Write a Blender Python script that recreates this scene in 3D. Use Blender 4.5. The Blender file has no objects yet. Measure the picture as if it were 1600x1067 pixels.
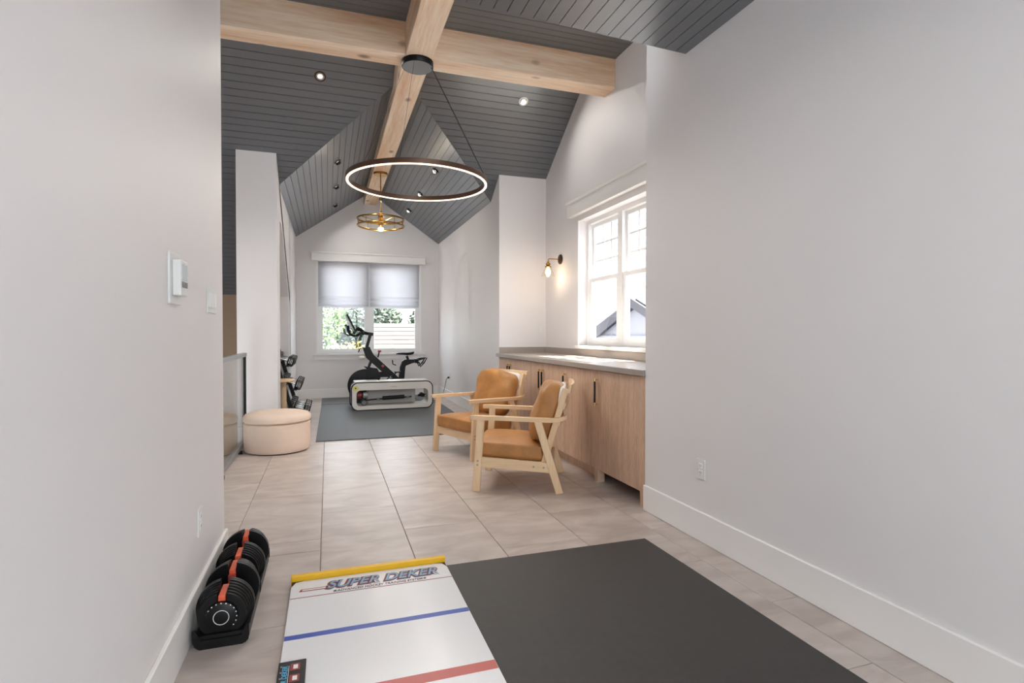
import bpy, bmesh, math, random
from mathutils import Vector, Matrix, noise
random.seed(7)
SC = bpy.context.scene
COL = SC.collection
PI = math.pi

# ------------------------------------------------------------------ camera
FPX = 857.0
cam_d = bpy.data.cameras.new('camera'); cam_d.sensor_width = 36.0; cam_d.lens = FPX * 36.0 / 1600.0
cam_d.clip_start = 0.02; cam_d.clip_end = 300
cam = bpy.data.objects.new('camera', cam_d); COL.objects.link(cam)
cam.location = (0, 0, 1.2)
cam.rotation_euler = (PI / 2 - math.atan(12.5 / FPX), 0, -math.atan(288 / FPX))
SC.camera = cam

# ------------------------------------------------------------------ world, sun, exposure
W = bpy.data.worlds.new('sky'); SC.world = W; W.use_nodes = True
bg = W.node_tree.nodes['Background']
bg.inputs['Color'].default_value = (0.84, 0.93, 1.0, 1); bg.inputs['Strength'].default_value = 3.4
sun_d = bpy.data.lights.new('sun', 'SUN'); sun_d.energy = 34.0; sun_d.angle = math.radians(1.2); sun_d.color = (1, .95, .87)
sun = bpy.data.objects.new('sun', sun_d); COL.objects.link(sun)
sun.rotation_euler = Vector((-0.42, 0.06, -0.90)).to_track_quat('-Z', 'Y').to_euler()
sun.location = (12, 4, 14)
SC.view_settings.view_transform = 'Standard'; SC.view_settings.look = 'None'
SC.view_settings.gamma = 1.0; SC.view_settings.use_curve_mapping = False
SC.view_settings.exposure = 0.78
SC.cycles.max_bounces = 10; SC.cycles.diffuse_bounces = 6; SC.cycles.transparent_max_bounces = 16
SC.cycles.use_denoising = True
SC.cycles.sample_clamp_indirect = 6.0

HALL_FILL, SPOT, GIMB, RINGW = 2.0, 4.0, 4.5, 2.0      # watts per lamp; the hall ones are unseen, added fill

# ------------------------------------------------------------------ materials
def srgb(r, g, b):
    f = lambda c: ((c / 255.0 + .055) / 1.055) ** 2.4 if c > 10 else c / 255.0 / 12.92
    return (f(r), f(g), f(b), 1)
MATS = {}
def mat(name, col, rough=.5, metal=0.0, spec=.5, bump=0, bscale=60, var=0, vscale=6, emit=None, estr=0, coat=0, stretch=None):
    m = bpy.data.materials.new(name); m.use_nodes = True; MATS[name] = m
    nt = m.node_tree; N = nt.nodes; L = nt.links; b = N['Principled BSDF']
    b.inputs['Base Color'].default_value = col; b.inputs['Roughness'].default_value = rough
    b.inputs['Metallic'].default_value = metal; b.inputs['Specular IOR Level'].default_value = spec
    b.inputs['Coat Weight'].default_value = coat
    if emit: b.inputs['Emission Color'].default_value = emit; b.inputs['Emission Strength'].default_value = estr
    if var or bump:
        tc = N.new('ShaderNodeTexCoord'); mp = N.new('ShaderNodeMapping'); L.new(tc.outputs['Object'], mp.inputs['Vector'])
        if stretch: mp.inputs['Scale'].default_value = stretch
    if var:
        n = N.new('ShaderNodeTexNoise'); n.inputs['Scale'].default_value = vscale; n.inputs['Detail'].default_value = 5
        L.new(mp.outputs[0], n.inputs['Vector'])
        r = N.new('ShaderNodeMapRange'); r.inputs['From Min'].default_value = .3; r.inputs['From Max'].default_value = .7
        r.inputs['To Min'].default_value = 1 - var; r.inputs['To Max'].default_value = 1 + var
        L.new(n.outputs['Fac'], r.inputs['Value'])
        mx = N.new('ShaderNodeVectorMath'); mx.operation = 'SCALE'; mx.inputs[0].default_value = col[:3]
        L.new(r.outputs[0], mx.inputs['Scale']); L.new(mx.outputs[0], b.inputs['Base Color'])
    if bump:
        n2 = N.new('ShaderNodeTexNoise'); n2.inputs['Scale'].default_value = bscale; n2.inputs['Detail'].default_value = 4
        L.new(mp.outputs[0], n2.inputs['Vector'])
        bm_ = N.new('ShaderNodeBump'); bm_.inputs['Strength'].default_value = bump; bm_.inputs['Distance'].default_value = .01
        L.new(n2.outputs['Fac'], bm_.inputs['Height']); L.new(bm_.outputs[0], b.inputs['Normal'])
    return m

def wood(name, c1, c2, axis, scale=7, rough=.5, knots=False, contrast=(.35, .7), fine=.35):
    """grain running along the given object axis"""
    m = bpy.data.materials.new(name); m.use_nodes = True; MATS[name] = m
    nt = m.node_tree; N = nt.nodes; L = nt.links; b = N['Principled BSDF']; b.inputs['Roughness'].default_value = rough
    tc = N.new('ShaderNodeTexCoord'); mp = N.new('ShaderNodeMapping'); L.new(tc.outputs['Object'], mp.inputs['Vector'])
    s = [scale] * 3; s[axis] = scale * .07; mp.inputs['Scale'].default_value = s
    oi = N.new('ShaderNodeObjectInfo'); mu = N.new('ShaderNodeMath'); mu.operation = 'MULTIPLY'; mu.inputs[1].default_value = 13.0
    L.new(oi.outputs['Random'], mu.inputs[0]); L.new(mu.outputs[0], mp.inputs['Location'])
    n = N.new('ShaderNodeTexNoise'); n.inputs['Scale'].default_value = 1.0; n.inputs['Detail'].default_value = 6; n.inputs['Distortion'].default_value = .6
    L.new(mp.outputs[0], n.inputs['Vector'])
    n2 = N.new('ShaderNodeTexNoise'); n2.inputs['Scale'].default_value = 9.0; n2.inputs['Detail'].default_value = 3
    L.new(mp.outputs[0], n2.inputs['Vector'])
    ma = N.new('ShaderNodeMix'); ma.data_type = 'FLOAT'; ma.inputs[0].default_value = fine
    L.new(n.outputs['Fac'], ma.inputs[2]); L.new(n2.outputs['Fac'], ma.inputs[3])
    cr = N.new('ShaderNodeValToRGB'); cr.color_ramp.elements[0].position = contrast[0]; cr.color_ramp.elements[1].position = contrast[1]
    cr.color_ramp.elements[0].color = c1; cr.color_ramp.elements[1].color = c2
    L.new(ma.outputs[0], cr.inputs[0])
    out = cr.outputs[0]
    if knots:
        mp2 = N.new('ShaderNodeMapping'); L.new(tc.outputs['Object'], mp2.inputs['Vector'])
        s2 = [4.6] * 3; s2[axis] = 2.6; mp2.inputs['Scale'].default_value = s2
        v = N.new('ShaderNodeTexVoronoi'); v.inputs['Scale'].default_value = 1.0; L.new(mp2.outputs[0], v.inputs['Vector'])
        k = N.new('ShaderNodeMapRange'); k.inputs['From Min'].default_value = .07; k.inputs['From Max'].default_value = .19
        k.inputs['To Min'].default_value = .75; k.inputs['To Max'].default_value = 0; L.new(v.outputs['Distance'], k.inputs['Value'])
        mx = N.new('ShaderNodeMix'); mx.data_type = 'RGBA'; L.new(k.outputs[0], mx.inputs[0]); L.new(out, mx.inputs[6])
        mx.inputs[7].default_value = srgb(96, 62, 40); out = mx.outputs[2]
    L.new(out, b.inputs['Base Color'])
    bm_ = N.new('ShaderNodeBump'); bm_.inputs['Strength'].default_value = .12; bm_.inputs['Distance'].default_value = .004
    L.new(n2.outputs['Fac'], bm_.inputs['Height']); L.new(bm_.outputs[0], b.inputs['Normal'])
    return m

mat('wall_paint', srgb(229, 226, 226), .55, bump=.03, bscale=250)
mat('trim_paint', srgb(238, 236, 234), .35)
mat('warm_lit_wall', srgb(168, 142, 116), .6)  # beige stands in for warm, dim stairwell light on this wall
mat('ceiling_paint', srgb(93, 97, 102), .3, spec=1.0, bump=.04, bscale=120, stretch=(1, 1, 1))
mat('groove', srgb(38, 38, 40), .7)
mat('grout', srgb(120, 110, 104), .9)
mat('rubber', srgb(58, 55, 54), .55, bump=.25, bscale=400, var=.08, vscale=30)
mat('far_rubber', srgb(84, 86, 90), .5, bump=.25, bscale=300, var=.06, vscale=20)
mat('counter', srgb(160, 150, 142), .28, var=.05, vscale=40)
mat('black_metal', srgb(13, 13, 14), .42, spec=.3)
mat('black_plastic', srgb(10, 10, 11), .4, spec=.3, bump=.05, bscale=200)
mat('black_gloss', srgb(12, 12, 13), .38, spec=.3)
mat('plate_edge', srgb(60, 62, 64), .35, metal=.6)
mat('brass', srgb(188, 146, 82), .25, metal=1.0)
mat('gold', srgb(214, 182, 122), .3, metal=1.0)
mat('bronze', srgb(86, 68, 54), .45, metal=.8)
mat('ring_bronze', srgb(96, 72, 58), .4, metal=.6)
mat('chrome', srgb(200, 202, 205), .2, metal=1.0)
mat('steel_grey', srgb(150, 152, 153), .4, metal=.4)
mat('white_plastic', srgb(226, 226, 224), .35)
mat('screen_lcd', srgb(196, 208, 208), .2)
mat('grey_plastic', srgb(120, 124, 126), .4)
mat('orange', srgb(226, 98, 62), .4)
mat('red', srgb(176, 62, 50), .4)
mat('leather', srgb(172, 120, 66), .46, bump=.35, bscale=24, var=.16, vscale=7)
mat('white_label', srgb(232, 230, 228), .6)
mat('velvet', srgb(230, 208, 190), .85, bump=.15, bscale=120, var=.05, vscale=5)
mat('board_white', srgb(232, 232, 234), .22)
mat('yellow', srgb(236, 184, 24), .35)
mat('blue_line', srgb(40, 74, 168), .35)
mat('red_line', srgb(190, 74, 66), .35)
mat('red_dark', srgb(140, 36, 36), .4)
mat('text_blue', srgb(122, 156, 190), .35)
mat('text_dark', srgb(40, 34, 60), .4)
mat('cyan', srgb(70, 170, 214), .4)
mat('sticker_yellow', srgb(226, 222, 120), .4)
mat('bench_white', srgb(232, 228, 222), .3)
mat('bench_grey', srgb(176, 172, 170), .45)
mat('rope', srgb(206, 182, 150), .9, bump=.8, bscale=160, stretch=(.2, .2, 2))
mat('vinyl_frame', srgb(240, 240, 240), .3)
mat('bulb', (1, .8, .5, 1), .3, emit=(1, .72, .42, 1), estr=7)
mat('led_strip', (1, .8, .6, 1), .3, emit=(1, .72, .50, 1), estr=1.9)
mat('lamp_lens', (1, .9, .8, 1), .3, emit=(1, .86, .7, 1), estr=4)
mat('lens_dim', srgb(190, 190, 188), .3, emit=(1, .9, .8, 1), estr=.25)
mat('siding', srgb(176, 178, 186), .7)
mat('roof_dark', srgb(66, 66, 74), .8, bump=.3, bscale=30)
mat('roof_pale', srgb(48, 42, 41), .85, var=.12, vscale=3)
mat('fascia', srgb(120, 122, 132), .6)
mat('leaf_light', srgb(64, 92, 30), .6, var=.25, vscale=3)
mat('leaf_yellow', srgb(96, 88, 34), .6, var=.25, vscale=3)
mat('leaf_dark', srgb(48, 64, 48), .6, var=.25, vscale=2)
mat('bark', srgb(90, 72, 58), .9)
mat('ground_paving', srgb(112, 110, 110), .9)
wood('pine_x', srgb(216, 168, 122), srgb(250, 230, 206), 0, 6, .55, knots=True, contrast=(.3, .62))
wood('pine_y', srgb(216, 168, 122), srgb(250, 230, 206), 1, 6, .55, knots=True, contrast=(.3, .62))
wood('oak', srgb(178, 145, 121), srgb(220, 190, 165), 2, 26, .45, contrast=(.34, .66), fine=.55)
wood('birch', srgb(216, 180, 138), srgb(238, 210, 172), 2, 12, .5, contrast=(.3, .7))
wood('birch_y', srgb(216, 180, 138), srgb(238, 210, 172), 1, 12, .5, contrast=(.3, .7))
wood('birch_x', srgb(216, 180, 138), srgb(238, 210, 172), 0, 12, .5, contrast=(.3, .7))

def tile_mat():
    m = bpy.data.materials.new('tile'); m.use_nodes = True; MATS['tile'] = m
    nt = m.node_tree; N = nt.nodes; L = nt.links; b = N['Principled BSDF']
    tc = N.new('ShaderNodeTexCoord'); oi = N.new('ShaderNodeObjectInfo')
    mp = N.new('ShaderNodeMapping'); L.new(tc.outputs['Object'], mp.inputs['Vector'])
    mp.inputs['Scale'].default_value = (1.6, 3.2, 1)
    mu = N.new('ShaderNodeMath'); mu.operation = 'MULTIPLY'; mu.inputs[1].default_value = 40; L.new(oi.outputs['Random'], mu.inputs[0]); L.new(mu.outputs[0], mp.inputs['Location'])
    n = N.new('ShaderNodeTexNoise'); n.inputs['Scale'].default_value = 2.2; n.inputs['Detail'].default_value = 8; n.inputs['Distortion'].default_value = .8
    L.new(mp.outputs[0], n.inputs['Vector'])
    mp2 = N.new('ShaderNodeMapping'); L.new(tc.outputs['Object'], mp2.inputs['Vector']); mp2.inputs['Scale'].default_value = (14, 160, 1)
    n2 = N.new('ShaderNodeTexNoise'); n2.inputs['Scale'].default_value = 1; n2.inputs['Detail'].default_value = 2; L.new(mp2.outputs[0], n2.inputs['Vector'])
    cr = N.new('ShaderNodeValToRGB'); e = cr.color_ramp.elements
    e[0].position = .3; e[0].color = srgb(174, 161, 154); e[1].position = .72; e[1].color = srgb(207, 196, 189)
    L.new(n.outputs['Fac'], cr.inputs[0])
    r = N.new('ShaderNodeMapRange'); r.inputs['To Min'].default_value = .93; r.inputs['To Max'].default_value = 1.05; L.new(oi.outputs['Random'], r.inputs['Value'])
    sc = N.new('ShaderNodeVectorMath'); sc.operation = 'SCALE'; L.new(cr.outputs[0], sc.inputs[0]); L.new(r.outputs[0], sc.inputs['Scale'])
    L.new(sc.outputs[0], b.inputs['Base Color'])
    rr = N.new('ShaderNodeMapRange'); rr.inputs['To Min'].default_value = .24; rr.inputs['To Max'].default_value = .42; L.new(n.outputs['Fac'], rr.inputs['Value']); L.new(rr.outputs[0], b.inputs['Roughness'])
    bp = N.new('ShaderNodeBump'); bp.inputs['Strength'].default_value = .06; bp.inputs['Distance'].default_value = .003; L.new(n2.outputs['Fac'], bp.inputs['Height']); L.new(bp.outputs[0], b.inputs['Normal'])
tile_mat()

def glass_mat(name, tint=(1, 1, 1, 1), ior=1.5):
    m = bpy.data.materials.new(name); m.use_nodes = True; MATS[name] = m
    nt = m.node_tree; N = nt.nodes; L = nt.links
    for n in list(N):
        if n.type != 'OUTPUT_MATERIAL': N.remove(n)
    o = [n for n in N if n.type == 'OUTPUT_MATERIAL'][0]
    t = N.new('ShaderNodeBsdfTransparent'); t.inputs[0].default_value = tint
    g = N.new('ShaderNodeBsdfGlossy'); g.inputs['Roughness'].default_value = .02
    lw = N.new('ShaderNodeLayerWeight'); lw.inputs['Blend'].default_value = .5
    pw = N.new('ShaderNodeMath'); pw.operation = 'POWER'; pw.inputs[1].default_value = 5.0; L.new(lw.outputs['Facing'], pw.inputs[0])
    f0 = ((ior - 1) / (ior + 1)) ** 2
    fr = N.new('ShaderNodeMath'); fr.operation = 'MULTIPLY_ADD'; fr.inputs[1].default_value = 1 - f0; fr.inputs[2].default_value = f0; L.new(pw.outputs[0], fr.inputs[0])
    mx = N.new('ShaderNodeMixShader'); L.new(fr.outputs[0], mx.inputs[0]); L.new(t.outputs[0], mx.inputs[1]); L.new(g.outputs[0], mx.inputs[2])
    L.new(mx.outputs[0], o.inputs[0])
glass_mat('window_glass'); glass_mat('rail_glass', (.96, .98, .97, 1), 1.6); glass_mat('lamp_glass', (.99, .98, .95, 1), 1.35)

def shade_mat():
    m = bpy.data.materials.new('shade_fabric'); m.use_nodes = True; MATS['shade_fabric'] = m
    nt = m.node_tree; N = nt.nodes; L = nt.links; b = N['Principled BSDF']
    o = [n for n in N if n.type == 'OUTPUT_MATERIAL'][0]
    b.inputs['Base Color'].default_value = srgb(236, 236, 238); b.inputs['Roughness'].default_value = .8
    t = N.new('ShaderNodeBsdfTranslucent'); t.inputs[0].default_value = srgb(232, 232, 236)
    mx = N.new('ShaderNodeMixShader'); mx.inputs[0].default_value = .5
    L.new(b.outputs[0], mx.inputs[1]); L.new(t.outputs[0], mx.inputs[2]); L.new(mx.outputs[0], o.inputs[0])
shade_mat()

# ------------------------------------------------------------------ helpers
def link(o, parent=None):
    COL.objects.link(o)
    if parent: o.parent = parent
    return o
def tag(o, label=None, cat=None, group=None, kind=None):
    if label: o['label'] = label
    if cat: o['category'] = cat
    if group: o['group'] = group
    if kind: o['kind'] = kind
    return o
def thing(name, label, cat, loc=(0, 0, 0), rz=0.0, group=None):
    o = bpy.data.objects.new(name, None); o.empty_display_size = .1; link(o)
    o.location = loc; o.rotation_euler = (0, 0, rz)
    return tag(o, label, cat, group)
class MB:
    def __init__(s): s.bm = bmesh.new()
    def box(s, x0, x1, y0, y1, z0, z1, M=None):
        v = [s.bm.verts.new((x, y, z)) for z in (z0, z1) for y in (y0, y1) for x in (x0, x1)]
        for f in ((0, 2, 3, 1), (4, 5, 7, 6), (0, 1, 5, 4), (2, 6, 7, 3), (0, 4, 6, 2), (1, 3, 7, 5)):
            s.bm.faces.new([v[i] for i in f])
        if M:
            for q in v: q.co = M @ q.co
        return s
    def beam(s, a, b, w, h, up=(0, 0, 1)):
        """rectangular bar from a to b; w across, h along 'up'"""
        a = Vector(a); b = Vector(b); d = (b - a); ln = d.length; d.normalize(); up = Vector(up)
        r = d.cross(up).normalized(); u = r.cross(d).normalized()
        M = Matrix((r, d, u)).transposed().to_4x4(); M.translation = a
        return s.box(-w / 2, w / 2, 0, ln, -h / 2, h / 2, M)
    def tube(s, pts, r, n=10, cap=True):
        pts = [Vector(p) for p in pts]; rs = r if isinstance(r, (list, tuple)) else [r] * len(pts)
        rings = []; prev = None
        for i, p in enumerate(pts):
            d = (pts[min(i + 1, len(pts) - 1)] - pts[max(i - 1, 0)]).normalized()
            if prev is None:
                x = d.orthogonal().normalized()
            else:
                x = (prev - d * prev.dot(d)).normalized()
            prev = x; y = d.cross(x)
            rings.append([s.bm.verts.new(p + (x * math.cos(2 * PI * k / n) + y * math.sin(2 * PI * k / n)) * rs[i]) for k in range(n)])
        for a, b in zip(rings, rings[1:]):
            for k in range(n): s.bm.faces.new((a[k], a[(k + 1) % n], b[(k + 1) % n], b[k]))
        if cap: s.bm.faces.new(rings[0][::-1]); s.bm.faces.new(rings[-1])
        return s
    def cyl(s, a, b, r, n=20): return s.tube([a, b], r, n)
    def lathe(s, prof, n=28, M=None, closed=False):
        """prof: list of (r, z) round local Z"""
        rings = []
        for r, z in prof:
            rings.append([s.bm.verts.new((r * math.cos(2 * PI * k / n), r * math.sin(2 * PI * k / n), z)) for k in range(n)])
        pr = list(zip(rings, rings[1:]))
        if closed: pr.append((rings[-1], rings[0]))
        for a, b in pr:
            for k in range(n): s.bm.faces.new((a[k], a[(k + 1) % n], b[(k + 1) % n], b[k]))
        if not closed:
            if prof[0][0] > 1e-5: s.bm.faces.new(rings[0][::-1])
            if prof[-1][0] > 1e-5: s.bm.faces.new(rings[-1])
        if M:
            for rg in rings:
                for v in rg: v.co = M @ v.co
        return s
    def torus(s, R, r, M=None, n=64, k=10, rz=None):
        prof = [(R + r * math.cos(2 * PI * j / k), (rz or r) * math.sin(2 * PI * j / k)) for j in range(k)]
        return s.lathe(prof, n, M, closed=True)
    def prism(s, poly, axis, a, b):
        """poly: 2-d points in the two other axes (in order), extruded along axis from a to b"""
        def P(p, t):
            q = list(p); q.insert(axis, t); return q
        v0 = [s.bm.verts.new(P(p, a)) for p in poly]; v1 = [s.bm.verts.new(P(p, b)) for p in poly]
        s.bm.faces.new(v0); s.bm.faces.new(v1[::-1]); n = len(poly)
        for i in range(n): s.bm.faces.new((v0[i], v1[i], v1[(i + 1) % n], v0[(i + 1) % n]))
        return s
    def slab(s, quad, nrm, t):
        """polygon extruded by t along nrm"""
        nrm = Vector(nrm).normalized() * t
        v0 = [s.bm.verts.new(p) for p in quad]; v1 = [s.bm.verts.new(Vector(p) + nrm) for p in quad]; n = len(quad)
        s.bm.faces.new(v0); s.bm.faces.new(v1[::-1])
        for i in range(n): s.bm.faces.new((v0[i], v1[i], v1[(i + 1) % n], v0[(i + 1) % n]))
        return s
    def blob(s, c, half, e=.35, n=20, wr=0.0, seed=0, ws=6.0, M=None):
        """soft cushion: superellipsoid with wrinkles"""
        sg = lambda v, p: math.copysign(abs(v) ** p, v)
        rows = []
        for i in range(n + 1):
            ph = -PI / 2 + PI * i / n; row = []
            for j in range(2 * n):
                th = 2 * PI * j / (2 * n)
                p = Vector((sg(math.cos(ph), e) * sg(math.cos(th), e), sg(math.cos(ph), e) * sg(math.sin(th), e), sg(math.sin(ph), e)))
                q = Vector((p.x * half[0], p.y * half[1], p.z * half[2]))
                if wr:
                    q += p.normalized() * wr * noise.noise(Vector((q.x * ws + seed, q.y * ws, q.z * ws)))
                row.append(s.bm.verts.new(q + Vector(c)))
            rows.append(row)
        for a, b in zip(rows, rows[1:]):
            for j in range(2 * n): s.bm.faces.new((a[j], a[(j + 1) % (2 * n)], b[(j + 1) % (2 * n)], b[j]))
        bmesh.ops.remove_doubles(s.bm, verts=rows[0] + rows[-1], dist=1e-4)
        if M:
            for row in rows:
                for v in row:
                    if v.is_valid: v.co = M @ v.co
        return s
    def bevel(s, w, seg=2):
        bmesh.ops.bevel(s.bm, geom=list(s.bm.edges), offset=w, segments=seg, affect='EDGES', profile=.5); return s
    def mesh(s, name, m, smooth=False):
        bmesh.ops.recalc_face_normals(s.bm, faces=list(s.bm.faces))
        me = bpy.data.meshes.new(name); s.bm.to_mesh(me); s.bm.free()
        for mm in ([m] if isinstance(m, str) else m): me.materials.append(MATS[mm])
        if smooth:
            for p in me.polygons: p.use_smooth = True
            if smooth != 'all': me.set_sharp_from_angle(angle=math.radians(40))
        return me
    def build(s, name, m, parent=None, smooth=False, loc=None):
        o = bpy.data.objects.new(name, s.mesh(name, m, smooth)); link(o, parent)
        if loc: o.location = loc
        return o
def struct(o): return tag(o, kind='structure')
def add_light(parent, loc, energy, color, size, direction=(0, 0, -1), kind='AREA', spread=PI):
    d = bpy.data.lights.new('lamp_light', kind); d.energy = energy; d.color = color
    if kind == 'AREA': d.shape = 'DISK'; d.size = size; d.spread = spread
    elif kind == 'POINT': d.shadow_soft_size = size
    o = bpy.data.objects.new('lamp_light', d); link(o, parent); o.location = loc
    o.rotation_euler = Vector(direction).to_track_quat('-Z', 'Y').to_euler(); return o
def copy_tree(o, parent=None):
    c = o.copy(); COL.objects.link(c); c.parent = parent
    for ch in list(o.children): copy_tree(ch, c)
    return c
def text_mesh(name, body, m, parent, size, loc, rot=(0, 0, 0), shear=0, offset=0, extrude=.0003, sx=1.0, align='LEFT', xlen=None):
    cu = bpy.data.curves.new(name, 'FONT'); cu.body = body; cu.size = size; cu.shear = shear; cu.offset = offset; cu.extrude = extrude; cu.align_x = align
    t = bpy.data.objects.new(name, cu); COL.objects.link(t)
    dg = bpy.context.evaluated_depsgraph_get(); me = bpy.data.meshes.new_from_object(t.evaluated_get(dg))
    bpy.data.objects.remove(t); me.materials.clear(); me.materials.append(MATS[m])
    if xlen:
        w = max(v.co.x for v in me.vertices) - min(v.co.x for v in me.vertices); sx = xlen / w
    for v in me.vertices: v.co.x *= sx
    o = bpy.data.objects.new(name, me); link(o, parent); o.location = loc; o.rotation_euler = rot; return o

# ------------------------------------------------------------------ key dimensions
XRN = 2.045      # near right wall
XLN = -.52       # near left wall
YC = 3.24        # end of near walls
XL, XR = -.543, 2.077      # far room
YP = 6.69        # pilaster / pillar face
YF = 10.73       # far wall
XW = 2.717       # window wall of the recess
ZT = 3.918       # flat top of the vault
ZE = 2.956       # eaves of the far gable
SL = .69         # roof pitch
XM = (XL + XR) / 2
ZN = 2.87        # near flat ceiling
YN = 2.81
zc = lambda y: 3.218 - SL * (y - YP)          # cross slope
yc = lambda z: YP + (3.218 - z) / SL
YTOP = yc(ZT)
zg = lambda x: ZE + SL * ((x - XL) if x < XM else (XR - x))     # far gable
yv = lambda x: yc(zg(x))                      # valley
YK = yc(1.76)                                 # knee wall
ZS = 2.55

# ------------------------------------------------------------------ walls
struct(MB().box(-2.75, XLN, -2.4, 2.7, -.35, 3.02).box(-2.75, XLN, 2.7, 3.2, -.35, 4.2).build('wall_left', 'wall_paint'))
struct(MB().box(XRN, 2.95, -2.4, 2.7, -.35, 3.02).box(XRN, 2.95, 2.7, YC, -.35, 4.2).build('wall_right', 'wall_paint'))
# window wall with opening
WY0, WY1, WZ0, WZ1 = 4.20, 5.685, 1.065, 2.48
wb = MB()
wb.box(XW, XW + .16, YC, WY0, -.35, 4.2); wb.box(XW, XW + .16, WY1, 6.9, -.35, 4.2)
wb.box(XW, XW + .16, WY0, WY1, -.35, WZ0); wb.box(XW, XW + .16, WY0, WY1, WZ1, 4.2)
struct(wb.build('wall_window_recess', 'wall_paint'))
struct(MB().prism([(YP, -.35), (YP + .35, -.35), (YP + .35, zc(YP + .35) + .01), (YP, zc(YP) + .01)], 0, XR, 2.9).build('wall_pilaster', 'wall_paint'))
struct(MB().box(XR, XR + .12, YP + .35, YF + .15, -.35, ZE + .03).build('wall_right_far', 'wall_paint'))
struct(MB().prism([(YP, -.35), (7.07, -.35), (7.07, zc(7.07) + .01), (YP, zc(YP) + .01)], 0, -.948, -.536).build('wall_pillar', 'wall_paint'))
wl = MB()
wl.prism([(7.07, ZS), (7.5, ZS), (8.72, 1.74), (8.72, ZE + .02), (7.07, ZE + .02)], 0, XL - .06, XL)
wl.box(XL - .06, XL, 8.72, YF + .15, -.35, ZE + .02)
struct(wl.build('wall_left_far', 'wall_paint'))
nb = MB(); nb.box(-.946, -.90, 6.9, 8.75, -3, 1.8); nb.prism([(6.9, 1.8), (8.72, 1.8), (7.4, 2.7), (6.9, 2.9)], 0, -.946, -.90)
nb.box(-.946, XL - .06, 8.72, 8.78, -.35, 1.75)
nb.slab([(-.94, 7.5, ZS), (XL - .03, 7.5, ZS), (XL - .03, 8.74, 1.725), (-.94, 8.74, 1.725)], (0, 0, 1), .04)
nb.box(-.94, XL - .06, 7.05, 7.51, ZS, ZS + .03)
struct(nb.build('wall_niche', 'wall_paint'))
struct(MB().box(-2.75, -.94, YK, YK + .1, -3, 1.85).build('wall_stairwell_far', 'warm_lit_wall'))
struct(MB().box(-2.85, -2.7, 3.1, 8.95, -3, 4.2).build('wall_stairwell_left', 'wall_paint'))
# far wall, with window opening
FX0, FX1, FZ0, FZ1 = -.172, 1.707, .825, 2.53
fw = MB()
fw.box(-.75, FX0, YF, YF + .16, -.35, 4.1); fw.box(FX1, 2.3, YF, YF + .16, -.35, 4.1)
fw.box(FX0, FX1, YF, YF + .16, -.35, FZ0); fw.box(FX0, FX1, YF, YF + .16, FZ1, 4.1)
struct(fw.build('wall_far', 'wall_paint'))
# back wall behind the camera with a wide opening added to let in fill daylight
bw = MB()
bw.box(XLN, XLN + .12, -2.4, -2.25, -.3, 3); bw.box(XRN - .12, XRN, -2.4, -2.25, -.3, 3)
bw.box(XLN, XRN, -2.4, -2.25, -.3, .15); bw.box(XLN, XRN, -2.4, -2.25, 2.75, 3.0)
struct(bw.build('wall_back', 'wall_paint'))

# ------------------------------------------------------------------ floor: slab (grout) and tiles
fl = MB()
fl.box(XLN - .02, XRN + .02, -2.4, 3.2, -.3, -.004)
fl.box(-.87, XW + .02, 3.2, YP + .02, -.3, -.004)
fl.box(-.96, XR + .02, YP + .02, YF + .02, -.3, -.004)
floor = struct(fl.build('floor', 'grout'))
struct(MB().box(-2.75, -.8, 3.1, 8.95, -3.1, -3.0).build('floor_lower', 'oak'))
struct(MB().box(-.87, -.8, 3.2, YP, -3.0, -.005).build('wall_stair_side', 'wall_paint'))
TW, TL, GAP = .48, .96, .0035
tcache = {}
def tile(x0, x1, y0, y1):
    w, l = round(x1 - x0 - GAP, 3), round(y1 - y0 - GAP, 3)
    if w < .02 or l < .02: return
    if (w, l) not in tcache:
        m = MB(); a = .002
        m.box(-w / 2, w / 2, -l / 2, l / 2, -.012, -.0015)
        v = [m.bm.verts.new(p) for p in ((-w/2, -l/2, -.0015), (w/2, -l/2, -.0015), (w/2, l/2, -.0015), (-w/2, l/2, -.0015))]
        t = [m.bm.verts.new(p) for p in ((-w/2+a, -l/2+a, 0), (w/2-a, -l/2+a, 0), (w/2-a, l/2-a, 0), (-w/2+a, l/2-a, 0))]
        m.bm.faces.new(t)
        for i in range(4): m.bm.faces.new((v[i], v[(i+1) % 4], t[(i+1) % 4], t[i]))
        tcache[(w, l)] = m.mesh('tile', 'tile')
    o = bpy.data.objects.new('tile', tcache[(w, l)]); link(o, floor); o.location = ((x0 + x1) / 2, (y0 + y1) / 2, 0)
rects = []
for k in range(-2, 6):
    xa, xb = -.042 + TW * k, -.042 + TW * (k + 1)
    off = 2.9 if k % 2 == 0 else 3.38
    for n in range(-6, 9):
        ya, yb = off + TL * n, off + TL * (n + 1)
        # split where the room changes width, keep one continuous tile elsewhere
        def lim(y):
            return (XLN, XRN) if y < 3.2 else ((-.87, XW) if y < YP else (XL, XR))
        cuts = sorted({ya, yb} | {c for c in (-2.25, 3.2, YP, YF) if ya < c < yb})
        segs = []
        for c0, c1 in zip(cuts, cuts[1:]):
            ym = (c0 + c1) / 2
            if ym < -2.25 or ym > YF: continue
            l0, l1 = lim(ym); x0, x1 = max(xa, l0), min(xb, l1)
            if x1 - x0 < .02: continue
            if segs and abs(segs[-1][0] - x0) < 1e-4 and abs(segs[-1][1] - x1) < 1e-4: segs[-1][3] = c1
            else: segs.append([x0, x1, c0, c1])
        for sg_ in segs: tile(*sg_)

# ------------------------------------------------------------------ ceilings made of planks
TH = .014
def plank(parent, q, up):
    MB().slab(q, up, TH).build('plank', 'ceiling_paint', parent)
G = .0045
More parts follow.
